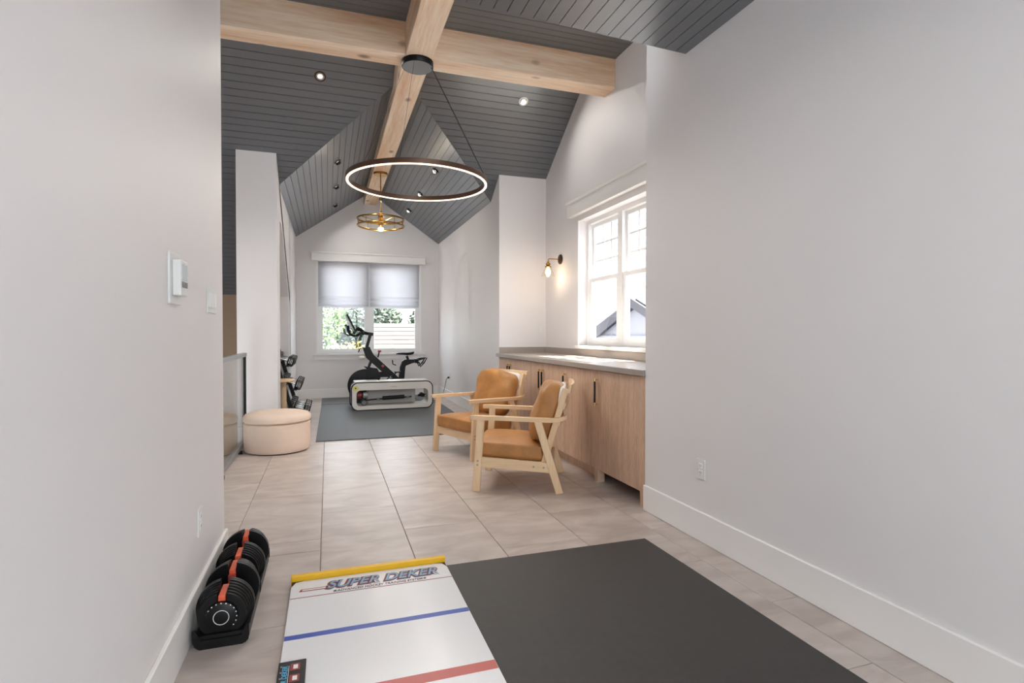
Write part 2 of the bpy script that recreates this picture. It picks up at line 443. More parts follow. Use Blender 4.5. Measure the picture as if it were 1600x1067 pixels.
# near flat ceiling, boards along Y
znr = lambda x: 2.876 + (XRN - x) * .034
c1 = struct(MB().prism([(XLN, znr(XLN) + .012), (XRN, znr(XRN) + .012), (XRN, 3.03), (XLN, 3.03)], 1, -2.4, YN).build('ceiling', 'groove'))
nbrd = 34; pw = (XRN - XLN) / nbrd
for i in range(nbrd):
    x0 = XLN + i * pw + G / 2; x1 = x0 + pw - G
    plank(c1, [(x0, -2.25, znr(x0)), (x1, -2.25, znr(x1)), (x1, YN, znr(x1)), (x0, YN, znr(x0))], (0, 0, 1))
m = MB()  # step wall, opened for an added high window that brightens the vault
m.box(XLN, XRN, YN - .1, YN + .004, 2.99, 3.06); m.box(XLN, XRN, YN - .1, YN + .004, 3.86, ZT + .1)
m.box(XLN, .45, YN - .1, YN + .004, 3.06, 3.86); m.box(XRN - .25, XRN, YN - .1, YN + .004, 3.06, 3.86)
struct(m.build('wall_added_clerestory', 'wall_paint'))
w4 = bpy.data.objects.new('window_added_high', None); link(w4); struct(w4); w4.location = (.45, YN - .05, 3.06)  # unseen window, added to bring sky light into the vault
m = MB(); wd = XRN - .25 - .45
for xx in (.02, wd / 3, 2 * wd / 3, wd - .02): m.box(xx - .02, xx + .02, -.03, .03, 0, .80)
m.box(0, wd, -.03, .03, 0, .03); m.box(0, wd, -.03, .03, .77, .80); m.build('window_frame', 'trim_paint', w4)
MB().box(.02, wd - .02, -.003, .003, .03, .77).build('pane', 'window_glass', w4)
# flat top of the vault, boards along X
c2 = struct(MB().box(-2.75, XW + .1, YN, YTOP + .02, ZT + .012, ZT + .12).build('ceiling', 'groove'))
n2 = 34; pw = (YTOP - YN) / n2
for i in range(n2):
    y0 = YN + i * pw + G / 2; y1 = y0 + pw - G
    plank(c2, [(-2.75, y0, ZT), (XW + .05, y0, ZT), (XW + .05, y1, ZT), (-2.75, y1, ZT)], (0, 0, 1))
# cross slope, boards along X, mitred at the valleys
upc = Vector((0, SL, 1)).normalized(); off = upc * .012
def onc(x, y): return Vector((x, y, zc(y)))
cb = MB()
cb.slab([onc(x, y) + off for x, y in ((-2.75, YTOP), (XM, YTOP), (XM, yv(XM)), (XL, yv(XL)), (XL, 8.95), (-2.75, 8.95))], upc, .1)
cb.slab([onc(x, y) + off for x, y in ((XM, YTOP), (2.85, YTOP), (2.85, yv(XR)), (XR, yv(XR)), (XM, yv(XM)))], upc, .1)
c3 = struct(cb.build('ceiling', 'groove'))
dyb = .083 / math.sqrt(1 + SL * SL)
def xval(y, side):      # x of the valley line at y (far gable takes over inside)
    z = zc(y)
    if z >= zg(XM): return XM
    d = (z - ZE) / SL
    d = max(0, d)
    return XL + d if side < 0 else XR - d
y = YTOP
while y < 8.9:
    y0, y1 = y + .002, y + dyb - .002
    plank(c3, [onc(-2.72, y0), onc(xval(y0, -1), y0), onc(xval(y1, -1), y1), onc(-2.72, y1)], upc)
    if y1 < 7.1:
        plank(c3, [onc(xval(y0, 1), y0), onc(XW + .06, y0), onc(XW + .06, y1), onc(xval(y1, 1), y1)], upc)
    y += dyb
# far gable, boards along Y, mitred at the valleys
for sgn in (-1, 1):
    upg = Vector((SL * sgn, 0, 1)).normalized()
    P = lambda x, y: Vector((x, y, zg(x)))
    xe = XL if sgn < 0 else XR
    cg = struct(MB().slab([P(x, y) + upg * .012 for x, y in ((xe, yv(xe)), (XM, yv(XM)), (XM, YF + .1), (xe, YF + .1))], upg, .1).build('ceiling', 'groove'))
    nb_ = 19; dx = (XM - xe) / nb_
    for i in range(nb_):
        a = xe + dx * i; b = xe + dx * (i + 1); s_ = math.copysign(.002, dx); a += s_; b -= s_
        plank(cg, [P(a, yv(a)), P(b, yv(b)), P(b, YF), P(a, YF)], upg)
# outer roof so that no daylight leaks in above
ro = MB(); ro.box(-3, 3.1, YN - .15, YF + .3, 4.2, 4.3); struct(ro.build('ceiling_outer_roof', 'roof_dark'))
ro = MB(); ro.box(-3, -2.85, 2.7, YF + .3, -3.1, 4.25); ro.box(-2.9, XL, 8.95, 9.05, -3.1, 4.2); ro.box(XR + .1, 2.95, 7.0, 7.1, -.3, 4.2); struct(ro.build('wall_outer', 'siding'))

# ------------------------------------------------------------------ beams
BZ0, BZ1 = 3.632, ZT
t = thing('ceiling_beam', 'pale pine ridge beam running away along the vault', 'beam', (.774, 7, BZ0))
MB().box(.658, .890, YN + .02, YF, BZ0, BZ1 + .004).bevel(.006).build('timber', 'pine_y', None)
bm_o = bpy.data.objects['timber']; bm_o.parent = t; bm_o.location = (-.774, -7, -BZ0)
t = thing('ceiling_beam', 'pale pine cross beam spanning the vault from side to side', 'beam', (1, 5, BZ0))
for (xa, xb) in ((-2.74, .658), (.890, XW)):
    o = MB().box(xa - 1, xb - 1, 4.864 - 5, 5.09 - 5, .0, BZ1 - BZ0 + .004).bevel(.006).build('timber', 'pine_x', t)

# ------------------------------------------------------------------ baseboards
BH, BT = .172, .016
def baseboard(name, *boxes):
    m = MB()
    for x0, x1, y0, y1 in boxes: m.box(x0, x1, y0, y1, 0, BH)
    m.bevel(.004, 1); struct(m.build(name, 'trim_paint'))
baseboard('baseboard_right', (XRN - BT, XRN, -2.25, YC))
baseboard('baseboard_left', (XLN, XLN + BT, -2.25, 3.2 + BT))
baseboard('baseboard_left_end', (-.85, XLN, 3.2, 3.2 + BT))
baseboard('baseboard_far', (XL, XR, YF - BT, YF))
baseboard('baseboard_right_far', (XR - BT, XR, YP, YF - BT))
baseboard('baseboard_left_far', (XL, XL + BT, 8.72, YF - BT))
baseboard('baseboard_pillar', (-.948, -.536 + BT, YP - BT, YP), (-.536, -.536 + BT, YP, 7.07))
baseboard('baseboard_pilaster', (XR - BT, XR + .02, YP - BT, YP))

# ------------------------------------------------------------------ windows
def double_hung(parent, w, z0, zm, z1, grid):
    """window unit in local x (0..w), y = depth (0 inside), z"""
    f = MB(); F = .045
    f.box(0, F, 0, .09, z0, z1); f.box(w - F, w, 0, .09, z0, z1); f.box(F, w - F, 0, .09, z0, z0 + F); f.box(F, w - F, 0, .09, z1 - F, z1)
    f.build('window_frame', 'vinyl_frame', parent)
    for (a, b, yy, nm) in ((z0 + F, zm + .02, .012, 'lower_sash'), (zm - .02, z1 - F, .045, 'upper_sash')):
        s = .042; m = MB()
        m.box(F, F + s, yy, yy + .032, a, b); m.box(w - F - s, w - F, yy, yy + .032, a, b)
        m.box(F + s, w - F - s, yy, yy + .032, a, a + s); m.box(F + s, w - F - s, yy, yy + .032, b - s, b)
        sash = m.build(nm, 'vinyl_frame', parent)
        MB().box(F + s, w - F - s, yy + .014, yy + .018, a + s, b - s).build('pane', 'window_glass', sash)
        if nm == 'upper_sash' and grid:
            xi, xj, za, zb = F + s, w - F - s, a + s, b - s
            for k in (1, 2):
                xx = xi + (xj - xi) * k / 3
                MB().box(xx - .009, xx + .009, yy + .010, yy + .022, za, zb).build('muntin', 'vinyl_frame', sash)
                zz = za + (zb - za) * k / 3
                MB().box(xi, xj, yy + .011, yy + .021, zz - .009, zz + .009).build('muntin', 'vinyl_frame', sash)
# recess window: two units; local x runs towards -Y, depth towards +X
w1 = struct(MB().box(0, .04, 0, 1, 0, 1).build('window_1', 'vinyl_frame'))
bpy.data.meshes.remove(w1.data)
w1 = bpy.data.objects.new('window_1', None); link(w1); struct(w1)
w1.location = (XW + .10, WY1, 0); w1.rotation_euler = (0, 0, -PI / 2)
tw = WY1 - WY0
un = bpy.data.objects.new('window_unit', None)
for k in range(2):
    u = bpy.data.objects.new('window_unit', None); link(u, w1); u.location = (k * (tw / 2), 0, 0)
    double_hung(u, tw / 2, WZ0, 1.80, WZ1, True)
for x in (-.02, tw): MB().box(x, x + .02, -.112, -.10, WZ0, WZ1).build('casing', 'trim_paint', w1)
MB().box(-.05, tw + .05, -.135, .0, WZ0 - .035, WZ0).bevel(.004).build('window_sill', 'trim_paint', w1)
# far window: two units
w2 = bpy.data.objects.new('window_2', None); link(w2); struct(w2); w2.location = (FX0, YF + .05, 0)
fwid = FX1 - FX0; cen = .75 - FX0
for (xa, ww) in ((0, cen), (cen, fwid - cen)):
    u = bpy.data.objects.new('window_unit', None); link(u, w2); u.location = (xa, 0, 0)
    double_hung(u, ww, FZ0, 1.70, FZ1, False)
for x in (-.03, fwid): MB().box(x, x + .03, -.062, -.05, FZ0, FZ1).build('casing', 'trim_paint', w2)
MB().box(-.09, fwid + .09, -.10, .0, FZ0 - .03, FZ0).bevel(.004).build('window_sill', 'trim_paint', w2)
MB().box(-.06, fwid + .06, -.062, -.05, FZ0 - .11, FZ0 - .03).build('apron', 'trim_paint', w2)
# unseen window added behind the camera for soft frontal fill
w3 = bpy.data.objects.new('window_added_back', None); link(w3); struct(w3); w3.location = (XLN + .12, -2.3, 0)
m = MB(); wd = XRN - XLN - .24
for xx in (0, wd / 3, 2 * wd / 3, wd): m.box(xx - .03, xx + .03, -.03, .03, .15, 2.75)
m.build('window_frame', 'vinyl_frame', w3)

def valance(name, label, loc, rz, w, h, d):
    t = thing(name, label, 'valance', loc, rz)
    MB().box(0, w, -d, 0, 0, h - .03).bevel(.003, 1).build('fascia_board', 'trim_paint', t)
    MB().box(-.012, w + .012, -d - .015, 0, h - .03, h).bevel(.004, 1).build('top_lip', 'trim_paint', t)
valance('window_valance', 'white box valance over the window beside the wall sconce', (XW, 5.895, 2.545), -PI / 2, 1.9, .175, .06)
valance('window_valance', 'wide white box valance above the exercise bike window', (-.275, YF, 2.535), 0, 2.08, .165, .07)

def roman(label, x0, x1):
    t = thing('roman_shade', label, 'shade', ((x0 + x1) / 2, YF + .02, FZ1), 0, 'roman shades on the far window')
    w = (x1 - x0) / 2; prof = [(.0, 0)]; zb = 1.715 - FZ1
    for k in range(1, 60):
        z = zb * k / 59; u = k / 59
        y = .004 * math.sin(u * 26) if u < .78 else -.018 * abs(math.sin((u - .78) / .22 * PI * 2.5)) - .004
        prof.append((y, z))
    m = MB(); r0 = [[m.bm.verts.new((sx, y, z)) for (y, z) in prof] for sx in (-w, w)]
    for i in range(len(prof) - 1): m.bm.faces.new((r0[0][i], r0[1][i], r0[1][i + 1], r0[0][i + 1]))
    o = m.build('fabric', 'shade_fabric', t, smooth='all')
    md = o.modifiers.new('s', 'SOLIDIFY'); md.thickness = .002
    MB().box(-w, w, -.026, .004, zb - .014, zb + .004).bevel(.004).build('hem_bar', 'shade_fabric', t)
roman('white roman shade covering the top of the left far window', FX0 + .012, .742)
roman('white roman shade covering the top of the right far window', .758, FX1 - .012)

# ------------------------------------------------------------------ cabinets
CF = 2.062; CD = XW - CF
bnds = [6.64, 6.195, 5.74, 5.165, 4.63, 4.02, 3.32]
def handle(parent, y, x):
    h = bpy.data.objects.new('handle', None); link(h, parent); h.location = (x, y, 0)
    MB().cyl((-.028, 0, .64), (-.028, 0, .82), .0085, 12).build('grip', 'black_metal', h, smooth=True)
    for z0, z1, z in ((.62, .645, .632), (.815, .84, .828)):
        tag(MB().cyl((-.028, 0, z0), (-.028, 0, z1), .0092, 12).cyl((-.028, 0, z), (0, 0, z), .006, 10).build('mount', 'gold', h, smooth=True), 'gold handle end')
def cabinet(label, ys, hs, toe=True):
    y0, y1 = ys[-1], ys[0]
    t = thing('base_cabinet', label, 'cabinet', (CF, y0, 0), 0, 'oak base cabinets under the counter')
    L = y1 - y0
    MB().box(.022, CD - .005, .001, L - .001, .1, .905).build('body', 'oak', t)
    for i, (a, b) in enumerate(zip(ys, ys[1:])):
        d = MB().box(0, .02, b - y0 + .0015, a - y0 - .0015, .10, .9).bevel(.0015, 1).build('door', 'oak', t)
        handle(d, hs[i] - y0, 0)
    if toe: MB().box(.07, .085, 0, L, 0, .1).build('toe_kick', 'oak', t)
    return t
cabinet('two-door oak cabinet at the far end against the pilaster', bnds[0:3], (6.235, 6.155))
cabinet('two-door oak cabinet in the middle behind both armchairs', bnds[2:5], (5.205, 5.125))
cabinet('single-door oak cabinet between the paired doors and the open-toe cabinet', bnds[4:6], (4.595,))
cabinet('wide single-door oak cabinet with dark open gap at its base', bnds[5:7], (3.965,), toe=False)
t = bpy.data.objects['base_cabinet.003']
MB().box(.0, .06, .64, .699, 0, .1).build('support_leg', 'oak', t)
o = MB().box(0, CD - .005, 0, .075, 0, .905).bevel(.0015, 1).build('end_panel', 'oak', None, loc=(CF - .008, 3.243, 0))
tag(o, 'narrow oak end panel between cabinet and white wall', 'panel')
o = MB().box(0, CD - .005, 0, .045, 0, .905).build('filler_panel', 'oak', None, loc=(CF + .012, 6.642, 0))
tag(o, 'oak filler strip between far cabinet and pilaster', 'panel')
t = thing('countertop', 'grey stone countertop with low backsplash on the oak cabinets', 'countertop', (2.03, 3.243, .907))
MB().box(0, XW - 2.03, -.035 + .037, YP - 3.243, 0, .043).bevel(.003, 1).build('slab', 'counter', t)
MB().box(XW - 2.03 - .015, XW - 2.03, .002, YP - 3.243 - .001, .043, .118).build('backsplash', 'counter', t)
MB().box(XR - 2.03 + .0, XW - 2.03 - .015, YP - 3.243 - .016, YP - 3.243 - .001, .043, .118).build('backsplash', 'counter', t)
MB().box(.03, XW - 2.03 - .015, .002, .016, .043, .118).build('backsplash', 'counter', t)

# ------------------------------------------------------------------ armchairs
def make_chair(label, loc, rz):
    t = thing('armchair', label, 'chair', loc, rz, 'tan leather armchairs')
    HW = .335; lw, lt = .056, .034
    for s in (-1, 1):
        x = s * (HW - lt / 2)
        MB().beam((x, .0 + .022, 0), (x, .058, .548), lt, lw, (0, 1, 0)).bevel(.004).build('front_leg', 'birch', t)
        MB().beam((x, .655, 0), (x, .49, .54), lt, lw, (0, 1, 0)).bevel(.004).build('rear_leg', 'birch', t)
        xi = x - s * .034
        MB().beam((xi, .53, .20), (xi, .70, .785), lt, .046, (0, 1, 0)).bevel(.004).build('back_post', 'birch', t)
        # armrest: flat strip with rounded nose, bending inwards at the back
        m = MB(); hw = .026; pts = []
        path = [(-.025, 0, .562), (-.012, .0, .562), (.05, 0, .562), (.3, 0, .556), (.52, 0, .550), (.60, -.002, .549), (.66, -.014, .556), (.695, -.03, .566), (.71, -.042, .572)]
        wd = [.012, .022, .027, .027, .026, .025, .024, .02, .01]; rings = []
        for (yy, dx, zz), w_ in zip(path, wd):
            xx = x + s * dx
            rings.append([m.bm.verts.new(p) for p in ((xx - w_, yy, zz - .015), (xx + w_, yy, zz - .015), (xx + w_, yy, zz + .015), (xx - w_, yy, zz + .015))])
        for a, b in zip(rings, rings[1:]):
            for k in range(4): m.bm.faces.new((a[k], a[(k + 1) % 4], b[(k + 1) % 4], b[k]))
        m.bm.faces.new(rings[0][::-1]); m.bm.faces.new(rings[-1])
        m.build('armrest', 'birch_y', t, smooth=True)
        MB().beam((x - s * .004, .05, .225), (x - s * .004, .60, .19), .026, .075).bevel(.003).build('side_rail', 'birch_y', t)
        for (yy, zz) in ((.035, .235), (.033, .205), (.46, .2), (.535, .195)): MB().cyl((x + s * .012, yy, zz), (x + s * .0185, yy, zz), .007, 10).build('bolt', 'steel_grey', t, smooth=True)
    MB().box(-HW + .03, HW - .03, .035, .06, .18, .255).bevel(.003).build('front_rail', 'birch_x', t)
    MB().box(-HW + .03, HW - .03, .575, .60, .15, .22).bevel(.003).build('back_rail', 'birch_x', t)
    for k in range(5):
        MB().box(-HW + .05, HW - .05, .09 + k * .1, .14 + k * .1, .235 - k * .007, .25 - k * .007).build('seat_slat', 'birch_x', t)
    # curved top rail and lower back slat
    def curved(name, zz, y, h, bow, th, ext):
        m = MB(); rings = []; n = 14
        for i in range(n + 1):
            u = -1 + 2 * i / n; xx = u * (HW - .02 + ext); yy = y + bow * (1 - u * u)
            rings.append([m.bm.verts.new(p) for p in ((xx, yy, zz), (xx, yy + th, zz), (xx, yy + th + .012, zz + h), (xx, yy + .012, zz + h))])
        for a, b in zip(rings, rings[1:]):
            for k in range(4): m.bm.faces.new((a[k], a[(k + 1) % 4], b[(k + 1) % 4], b[k]))
        m.bm.faces.new(rings[0][::-1]); m.bm.faces.new(rings[-1])
        m.build(name, 'birch_x', t, smooth=True)
    curved('top_rail', .755, .712, .06, .022, .02, -.01)
    curved('back_slat', .63, .675, .045, .02, .016, -.035)
    curved('back_slat', .50, .635, .045, .02, .016, -.035)
    m = MB(); m.box(-.290, .290, .012, .545, .240, .388)
    bmesh.ops.subdivide_edges(m.bm, edges=list(m.bm.edges), cuts=7, use_grid_fill=True)
    for v in m.bm.verts:
        x, y, z = v.co.x / .285, (v.co.y - .2785) / .2665, (v.co.z - .325) / .063
        bul = (1 - x ** 4) * (1 - y ** 4)
        v.co.z += .016 * bul * z + (-.0 if z < 0 else 0) - .03 * (v.co.y / .55)
        k = max(abs(x), abs(y))
        if abs(z) > .99 and k > .99: v.co.z -= .014 * z; v.co.x -= .006 * (x if abs(x) > .99 else 0); v.co.y -= .006 * (y if abs(y) > .99 else 0)
        v.co += Vector((0, 0, 1)) * .004 * noise.noise(v.co * 9)
    cu = m.build('seat_cushion', 'leather', t, smooth='all')
    md = cu.modifiers.new('s', 'SUBSURF'); md.levels = 1; md.render_levels = 1
    M = Matrix.Translation((0, .55, .595)) @ Matrix.Rotation(math.radians(-16), 4, 'X')
    bc = MB().blob((0, 0, 0), (.282, .10, .232), .55, 30, .034, random.random() * 9, 7, M).build('back_cushion', 'leather', t, smooth='all')
    M2 = Matrix.Translation((0, .655, .70)) @ Matrix.Rotation(math.radians(-16), 4, 'X')
    MB().blob((0, 0, 0), (.262, .022, .10), .4, 16, .008, 3.3, 9, M2).build('cushion_backing', 'white_label', bc, smooth='all')
    return t
make_chair('tan leather wood-framed armchair nearest the camera, seen from its side', (1.18, 4.33, 0), math.atan2(-.909, -.415))
make_chair('tan leather wood-framed armchair farther away, turned towards the camera', (1.145, 5.27, 0), math.atan2(-.925, .38))

# ------------------------------------------------------------------ ottoman
t = thing('ottoman', 'round blush velvet storage ottoman beside the white pillar', 'ottoman', (-.495, 6.13, 0))
R_ = .318
MB().lathe([(0, .0), (R_ - .03, .0), (R_ - .03, .012), (0, .012)], 48).build('foot_ring', 'black_plastic', t, smooth=True)
MB().lathe([(0, .012), (R_ - .012, .012), (R_ - .002, .03), (R_, .10), (R_ + .004, .2), (R_, .285), (R_ - .012, .297), (0, .297)], 56).build('base', 'velvet', t, smooth=True)
MB().lathe([(0, .302), (R_ - .01, .302), (R_ + .006, .315), (R_ + .008, .35), (R_ - .012, .378), (R_ - .06, .392), (.12, .402), (0, .404)], 56).build('lid', 'velvet', t, smooth=True)

# ------------------------------------------------------------------ glass guardrail
t = thing('glass_guardrail', 'glass stair guardrail with grey cap and black post left of ottoman', 'railing', (-.85, 5, 0))
MB().box(-.008, .008, -1.75, 1.44, .06, .955).build('glass_panel', 'rail_glass', t)
MB().box(-.025, .025, -1.75, 1.5, .953, .993).bevel(.004).build('cap_rail', 'steel_grey', t)
MB().box(-.022, .022, -1.75, 1.5, .03, .075).bevel(.003).build('base_channel', 'steel_grey', t)
MB().box(-.02, .02, 1.44, 1.485, 0, .953).bevel(.002).build('post', 'black_metal', t)
MB().box(.0, .04, -.02, .025, 0, .03).build('bracket', 'black_metal', t); MB().box(.0, .04, 1.0, 1.045, 0, .03).build('bracket', 'black_metal', t)

# ------------------------------------------------------------------ rubber mats
o = MB().box(-.583, .59, -1.35, 1.385, .0005, .009).bevel(.002, 1).build('rubber_mat', 'rubber', None, loc=(1.155, 1.38, 0))
tag(o, 'black rubber mat on the floor beside the hockey board', 'mat')
o = MB().box(0, 1.93, 0, 3.25, .0005, .011).bevel(.002, 1).build('rubber_mat', 'far_rubber', None, loc=(-.13, 6.42, 0))
o.rotation_euler = (0, 0, math.radians(-.5)); tag(o, 'grey rubber gym mat under the white bench', 'mat')
o = MB().box(0, 1.93, 0, .98, .0005, .011).bevel(.002, 1).build('rubber_mat', 'far_rubber', None, loc=(-.105, 9.70, 0))
tag(o, 'grey rubber gym mat under the exercise bike along far wall', 'mat')

# ------------------------------------------------------------------ hockey board
t = thing('hockey_board', 'white slick hockey practice board with yellow bumper and rink lines', 'game board', (-.165, .9, 0))
BW_, BL = .73, 1.885; c = .055
MB().prism([(0, 0), (BW_, 0), (BW_, BL - c - .02), (BW_ - .018, BL - .03), (BW_ - c, BL - .02), (c, BL - .02), (.018, BL - .03), (0, BL - c - .02)], 2, .006, .026).build('deck', 'board_white', t)
MB().box(.002, BW_ - .002, .02, BL + .0, .0, .012).build('underframe', 'black_plastic', t)
MB().box(-.004, BW_ + .004, BL - .014, BL + .012, .0, .052).bevel(.004).build('bumper', 'yellow', t)
for x in (0, BW_ - .05): MB().box(x, x + .05, BL - .07, BL - .014, .005, .024).build('corner_bracket', 'black_plastic', t)
zl = .0262
def line(name, y0, y1, m): MB().box(.001, BW_ - .001, y0 - .9, y1 - .9, .026, zl + .0004).build(name, m, t)
line('rink_line', 2.589, 2.594, 'red_dark'); line('rink_line', 2.243, 2.276, 'blue_line'); line('rink_line', 1.825, 1.877, 'red_line')
ty = 2.648 - .9
text_mesh('lettering_outline', 'SUPER DEKER', 'red_dark', t, .104, (.146, ty - .003, zl + .0001), shear=.35, offset=.008, xlen=.535)
text_mesh('lettering_outline', 'SUPER DEKER', 'text_dark', t, .104, (.150, ty, zl + .0005), shear=.35, offset=.0055, xlen=.527)
text_mesh('lettering', 'SUPER DEKER', 'text_blue', t, .102, (.154, ty + .001, zl + .0012), shear=.35, offset=.001, xlen=.516)
text_mesh('lettering', '\u2605ADVANCED HOCKEY TRAINING SYSTEM\u2605', 'text_dark', t, .028, (.18, 2.604 - .9, zl + .0008), shear=.2, offset=.0004, xlen=.43)
MB().prism([(.036, ty + .002), (.150, ty + .002), (.158, ty + .026), (.044, ty + .026)], 2, .026, zl + .0003).build('swoosh', 'red_dark', t)
MB().prism([(.048, ty + .009), (.150, ty + .009), (.153, ty + .019), (.051, ty + .019)], 2, .026, zl + .0006).build('swoosh', 'white_label', t)
p_ = MB().box(-.004, .087, 1.70 - .9, 2.092 - .9, .024, .032).bevel(.002, 1).build('score_panel', 'black_gloss', t)
text_mesh('lettering', 'SUPER DEKER', 'cyan', p_, .024, (.027, 1.905 - .9, .0324), (0, 0, PI / 2), shear=.2, offset=.0005, xlen=.155)
MB().box(.0305, .032, 1.91 - .9, 2.06 - .9, .032, .0326).build('underline', 'white_label', p_)
for k in range(4):
    yb = 2.049 - .067 * k - .9
    d_ = MB().box(.036, .068, yb - .021, yb + .021, .032, .033).build('score_display', 'red_dark', p_)
    MB().box(.046, .061, yb - .012, yb + .012, .033, .0336).build('digits', 'white_label', d_)
    MB().cyl((.006, 2.06 - .035 * k - .9, .032), (.006, 2.06 - .035 * k - .9, .0335), .0035, 10).build('button', 'steel_grey', p_)

# ------------------------------------------------------------------ adjustable dumbbells
def arc_plate(m, R, y0, y1, slot, z):
    """disc with an open slot at the top, axis along Y"""
    n = 40; a0 = math.asin(slot / R); pts = []
    for i in range(n + 1):
        a = PI / 2 + a0 + (2 * PI - 2 * a0) * i / n
        pts.append((R * math.cos(a), z + R * math.sin(a)))
    pts += [(slot, z + .012), (-slot, z + .012)]
    m.prism(pts, 1, y0, y1); return m
def dumbbell(label, y):
    t = thing('adjustable_dumbbell', label, 'dumbbell', (-.392, y, 0), 0, 'adjustable dumbbells along the left wall')
    zc_ = .112
    m = MB(); m.prism([(-.082, 0), (.082, 0), (.094, .012), (.094, .05), (-.094, .05), (-.094, .012)], 1, -.19, .19); m.build('tray', 'black_plastic', t)
    for yy in (-.195, .19): MB().prism([(-.075, .0), (.075, .0), (.098, .03), (.098, .075), (.088, .075), (.07, .035), (-.07, .035), (-.088, .075), (-.098, .075), (-.098, .03)], 1, yy - .002, yy + .006).build('tray_end', 'black_plastic', t)
    MB().tube([(0, -.07, zc_), (0, -.04, zc_), (0, 0, zc_), (0, .04, zc_), (0, .07, zc_)], [.015, .017, .018, .017, .015], 14).build('handle', 'black_plastic', t, smooth=True)
    for sg in (-1, 1):
        for k in range(7):
            Rk = .105 - (.0 if k < 2 else .004 * (k - 1))
            y0 = sg * (.072 + k * .0155); y1 = y0 + sg * .0125
            p = arc_plate(MB(), Rk, min(y0, y1), max(y0, y1), .017, zc_).build('weight_plate', 'black_plastic', t)
            MB().lathe([(Rk - .0025, -.0015), (Rk + .0008, -.0015), (Rk + .0008, .0015), (Rk - .0025, .0015)], 40, Matrix.Translation((0, (y0 + y1) / 2, zc_)) @ Matrix.Rotation(PI / 2, 4, 'X') @ Matrix.Identity(4), closed=True)
        MB().box(-.013, .013, min(sg * .07, sg * .178), max(sg * .07, sg * .178), zc_ + .03, zc_ + .078).bevel(.004).build('selector_bridge', 'orange', t)
        MB().box(-.015, .015, min(sg * .058, sg * .07), max(sg * .058, sg * .07), zc_ + .01, zc_ + .06).bevel(.003).build('bridge_end', 'red', t)
        d = MB().lathe([(0, 0), (.058, 0), (.056, .012), (.05, .016), (0, .016)], 32, Matrix.Translation((0, sg * .178, zc_)) @ Matrix.Rotation(-sg * PI / 2, 4, 'X')).build('dial', 'black_gloss', t, smooth=True)
        MB().torus(.027, .0014, Matrix.Translation((0, sg * .1945, zc_)) @ Matrix.Rotation(PI / 2, 4, 'X'), 32, 6).build('dial_ring', 'white_plastic', d)
        mk = MB()
        for a in range(-3, 8):
            an = PI / 2 - a * .32; r = .052
            mk.box(-.0022, .0022, -.0006, .0006, -.004, .004, Matrix.Translation((r * math.cos(an), sg * .192, zc_ + r * math.sin(an))) @ Matrix.Rotation(-(an - PI / 2), 4, 'Y'))
        o = mk.build('dial_marks', 'white_plastic', d); o['kind'] = 'stuff'
    return t
dumbbell('black adjustable dumbbell with orange bridges, nearer the camera by left wall', 2.525)
dumbbell('black adjustable dumbbell with orange bridges, farther along the left wall', 2.925)

# ------------------------------------------------------------------ wall plates
t = thing('thermostat', 'white wall thermostat with small display on left wall', 'thermostat', (XLN, 2.235, 1.395))
MB().box(.0, .008, -.075, .075, -.092, .09).bevel(.003).build('back_plate', 'white_plastic', t)
MB().box(.008, .036, -.048, .048, -.062, .065).bevel(.005).build('housing', 'white_plastic', t)
MB().box(.036, .0375, -.036, .036, -.005, .05).build('display', 'screen_lcd', t)
MB().box(.036, .038, -.036, .036, -.032, -.012).build('button_strip', 'grey_plastic', t)
t = thing('switch_plate', 'white four-gang light switch plate near the left wall corner', 'switch', (XLN, 2.90, 1.355))
MB().box(0, .006, -.1, .1, -.06, .06).bevel(.002).build('cover_plate', 'white_plastic', t)
for k in range(4):
    MB().box(.005, .011, -.083 + k * .045, -.052 + k * .045, -.034, .034).bevel(.002).build('rocker', 'trim_paint', t)
def outlet(label, loc, rz, plug=False):
    t = thing('wall_outlet', label, 'outlet', loc, rz, 'white wall outlets')
    MB().box(-.036, .036, -.006, 0, -.058, .058).bevel(.002).build('cover_plate', 'white_plastic', t)
    for z in (-.02, .02):
        r = MB().box(-.017, .017, -.008, -.005, z - .015, z + .015).bevel(.003).build('receptacle', 'trim_paint', t)
        for x in (-.006, .006): MB().box(x - .001, x + .001, -.0085, -.0078, z - .004, z + .006).build('slot', 'black_plastic', r)
    return t
outlet('white outlet on the right wall above the baseboard', (XRN, 2.647, .416), -PI / 2)
outlet('white outlet on the left wall above the dumbbells', (XLN, 2.613, .405), PI / 2)
outlet('white outlet on the pilaster above the counter', (2.65, YP, 1.25), 0)
outlet('white outlet with plugged cord on far right wall', (XR, 9.68, .43), -PI / 2)
t = thing('power_cord', 'thin dark power cord from far outlet down to the floor', 'cord', (XR - .03, 9.68, .41))
MB().box(-.012, .02, -.014, .014, -.014, .016).bevel(.003).build('plug', 'black_plastic', t)
MB().tube([(-.012, 0, 0), (-.04, -.02, -.03), (-.07, -.06, -.14), (-.12, -.12, -.28), (-.19, -.2, -.38), (-.3, -.3, -.400), (-.55, -.45, -.396)], .005, 8).build('cable', 'black_plastic', t, smooth=True)

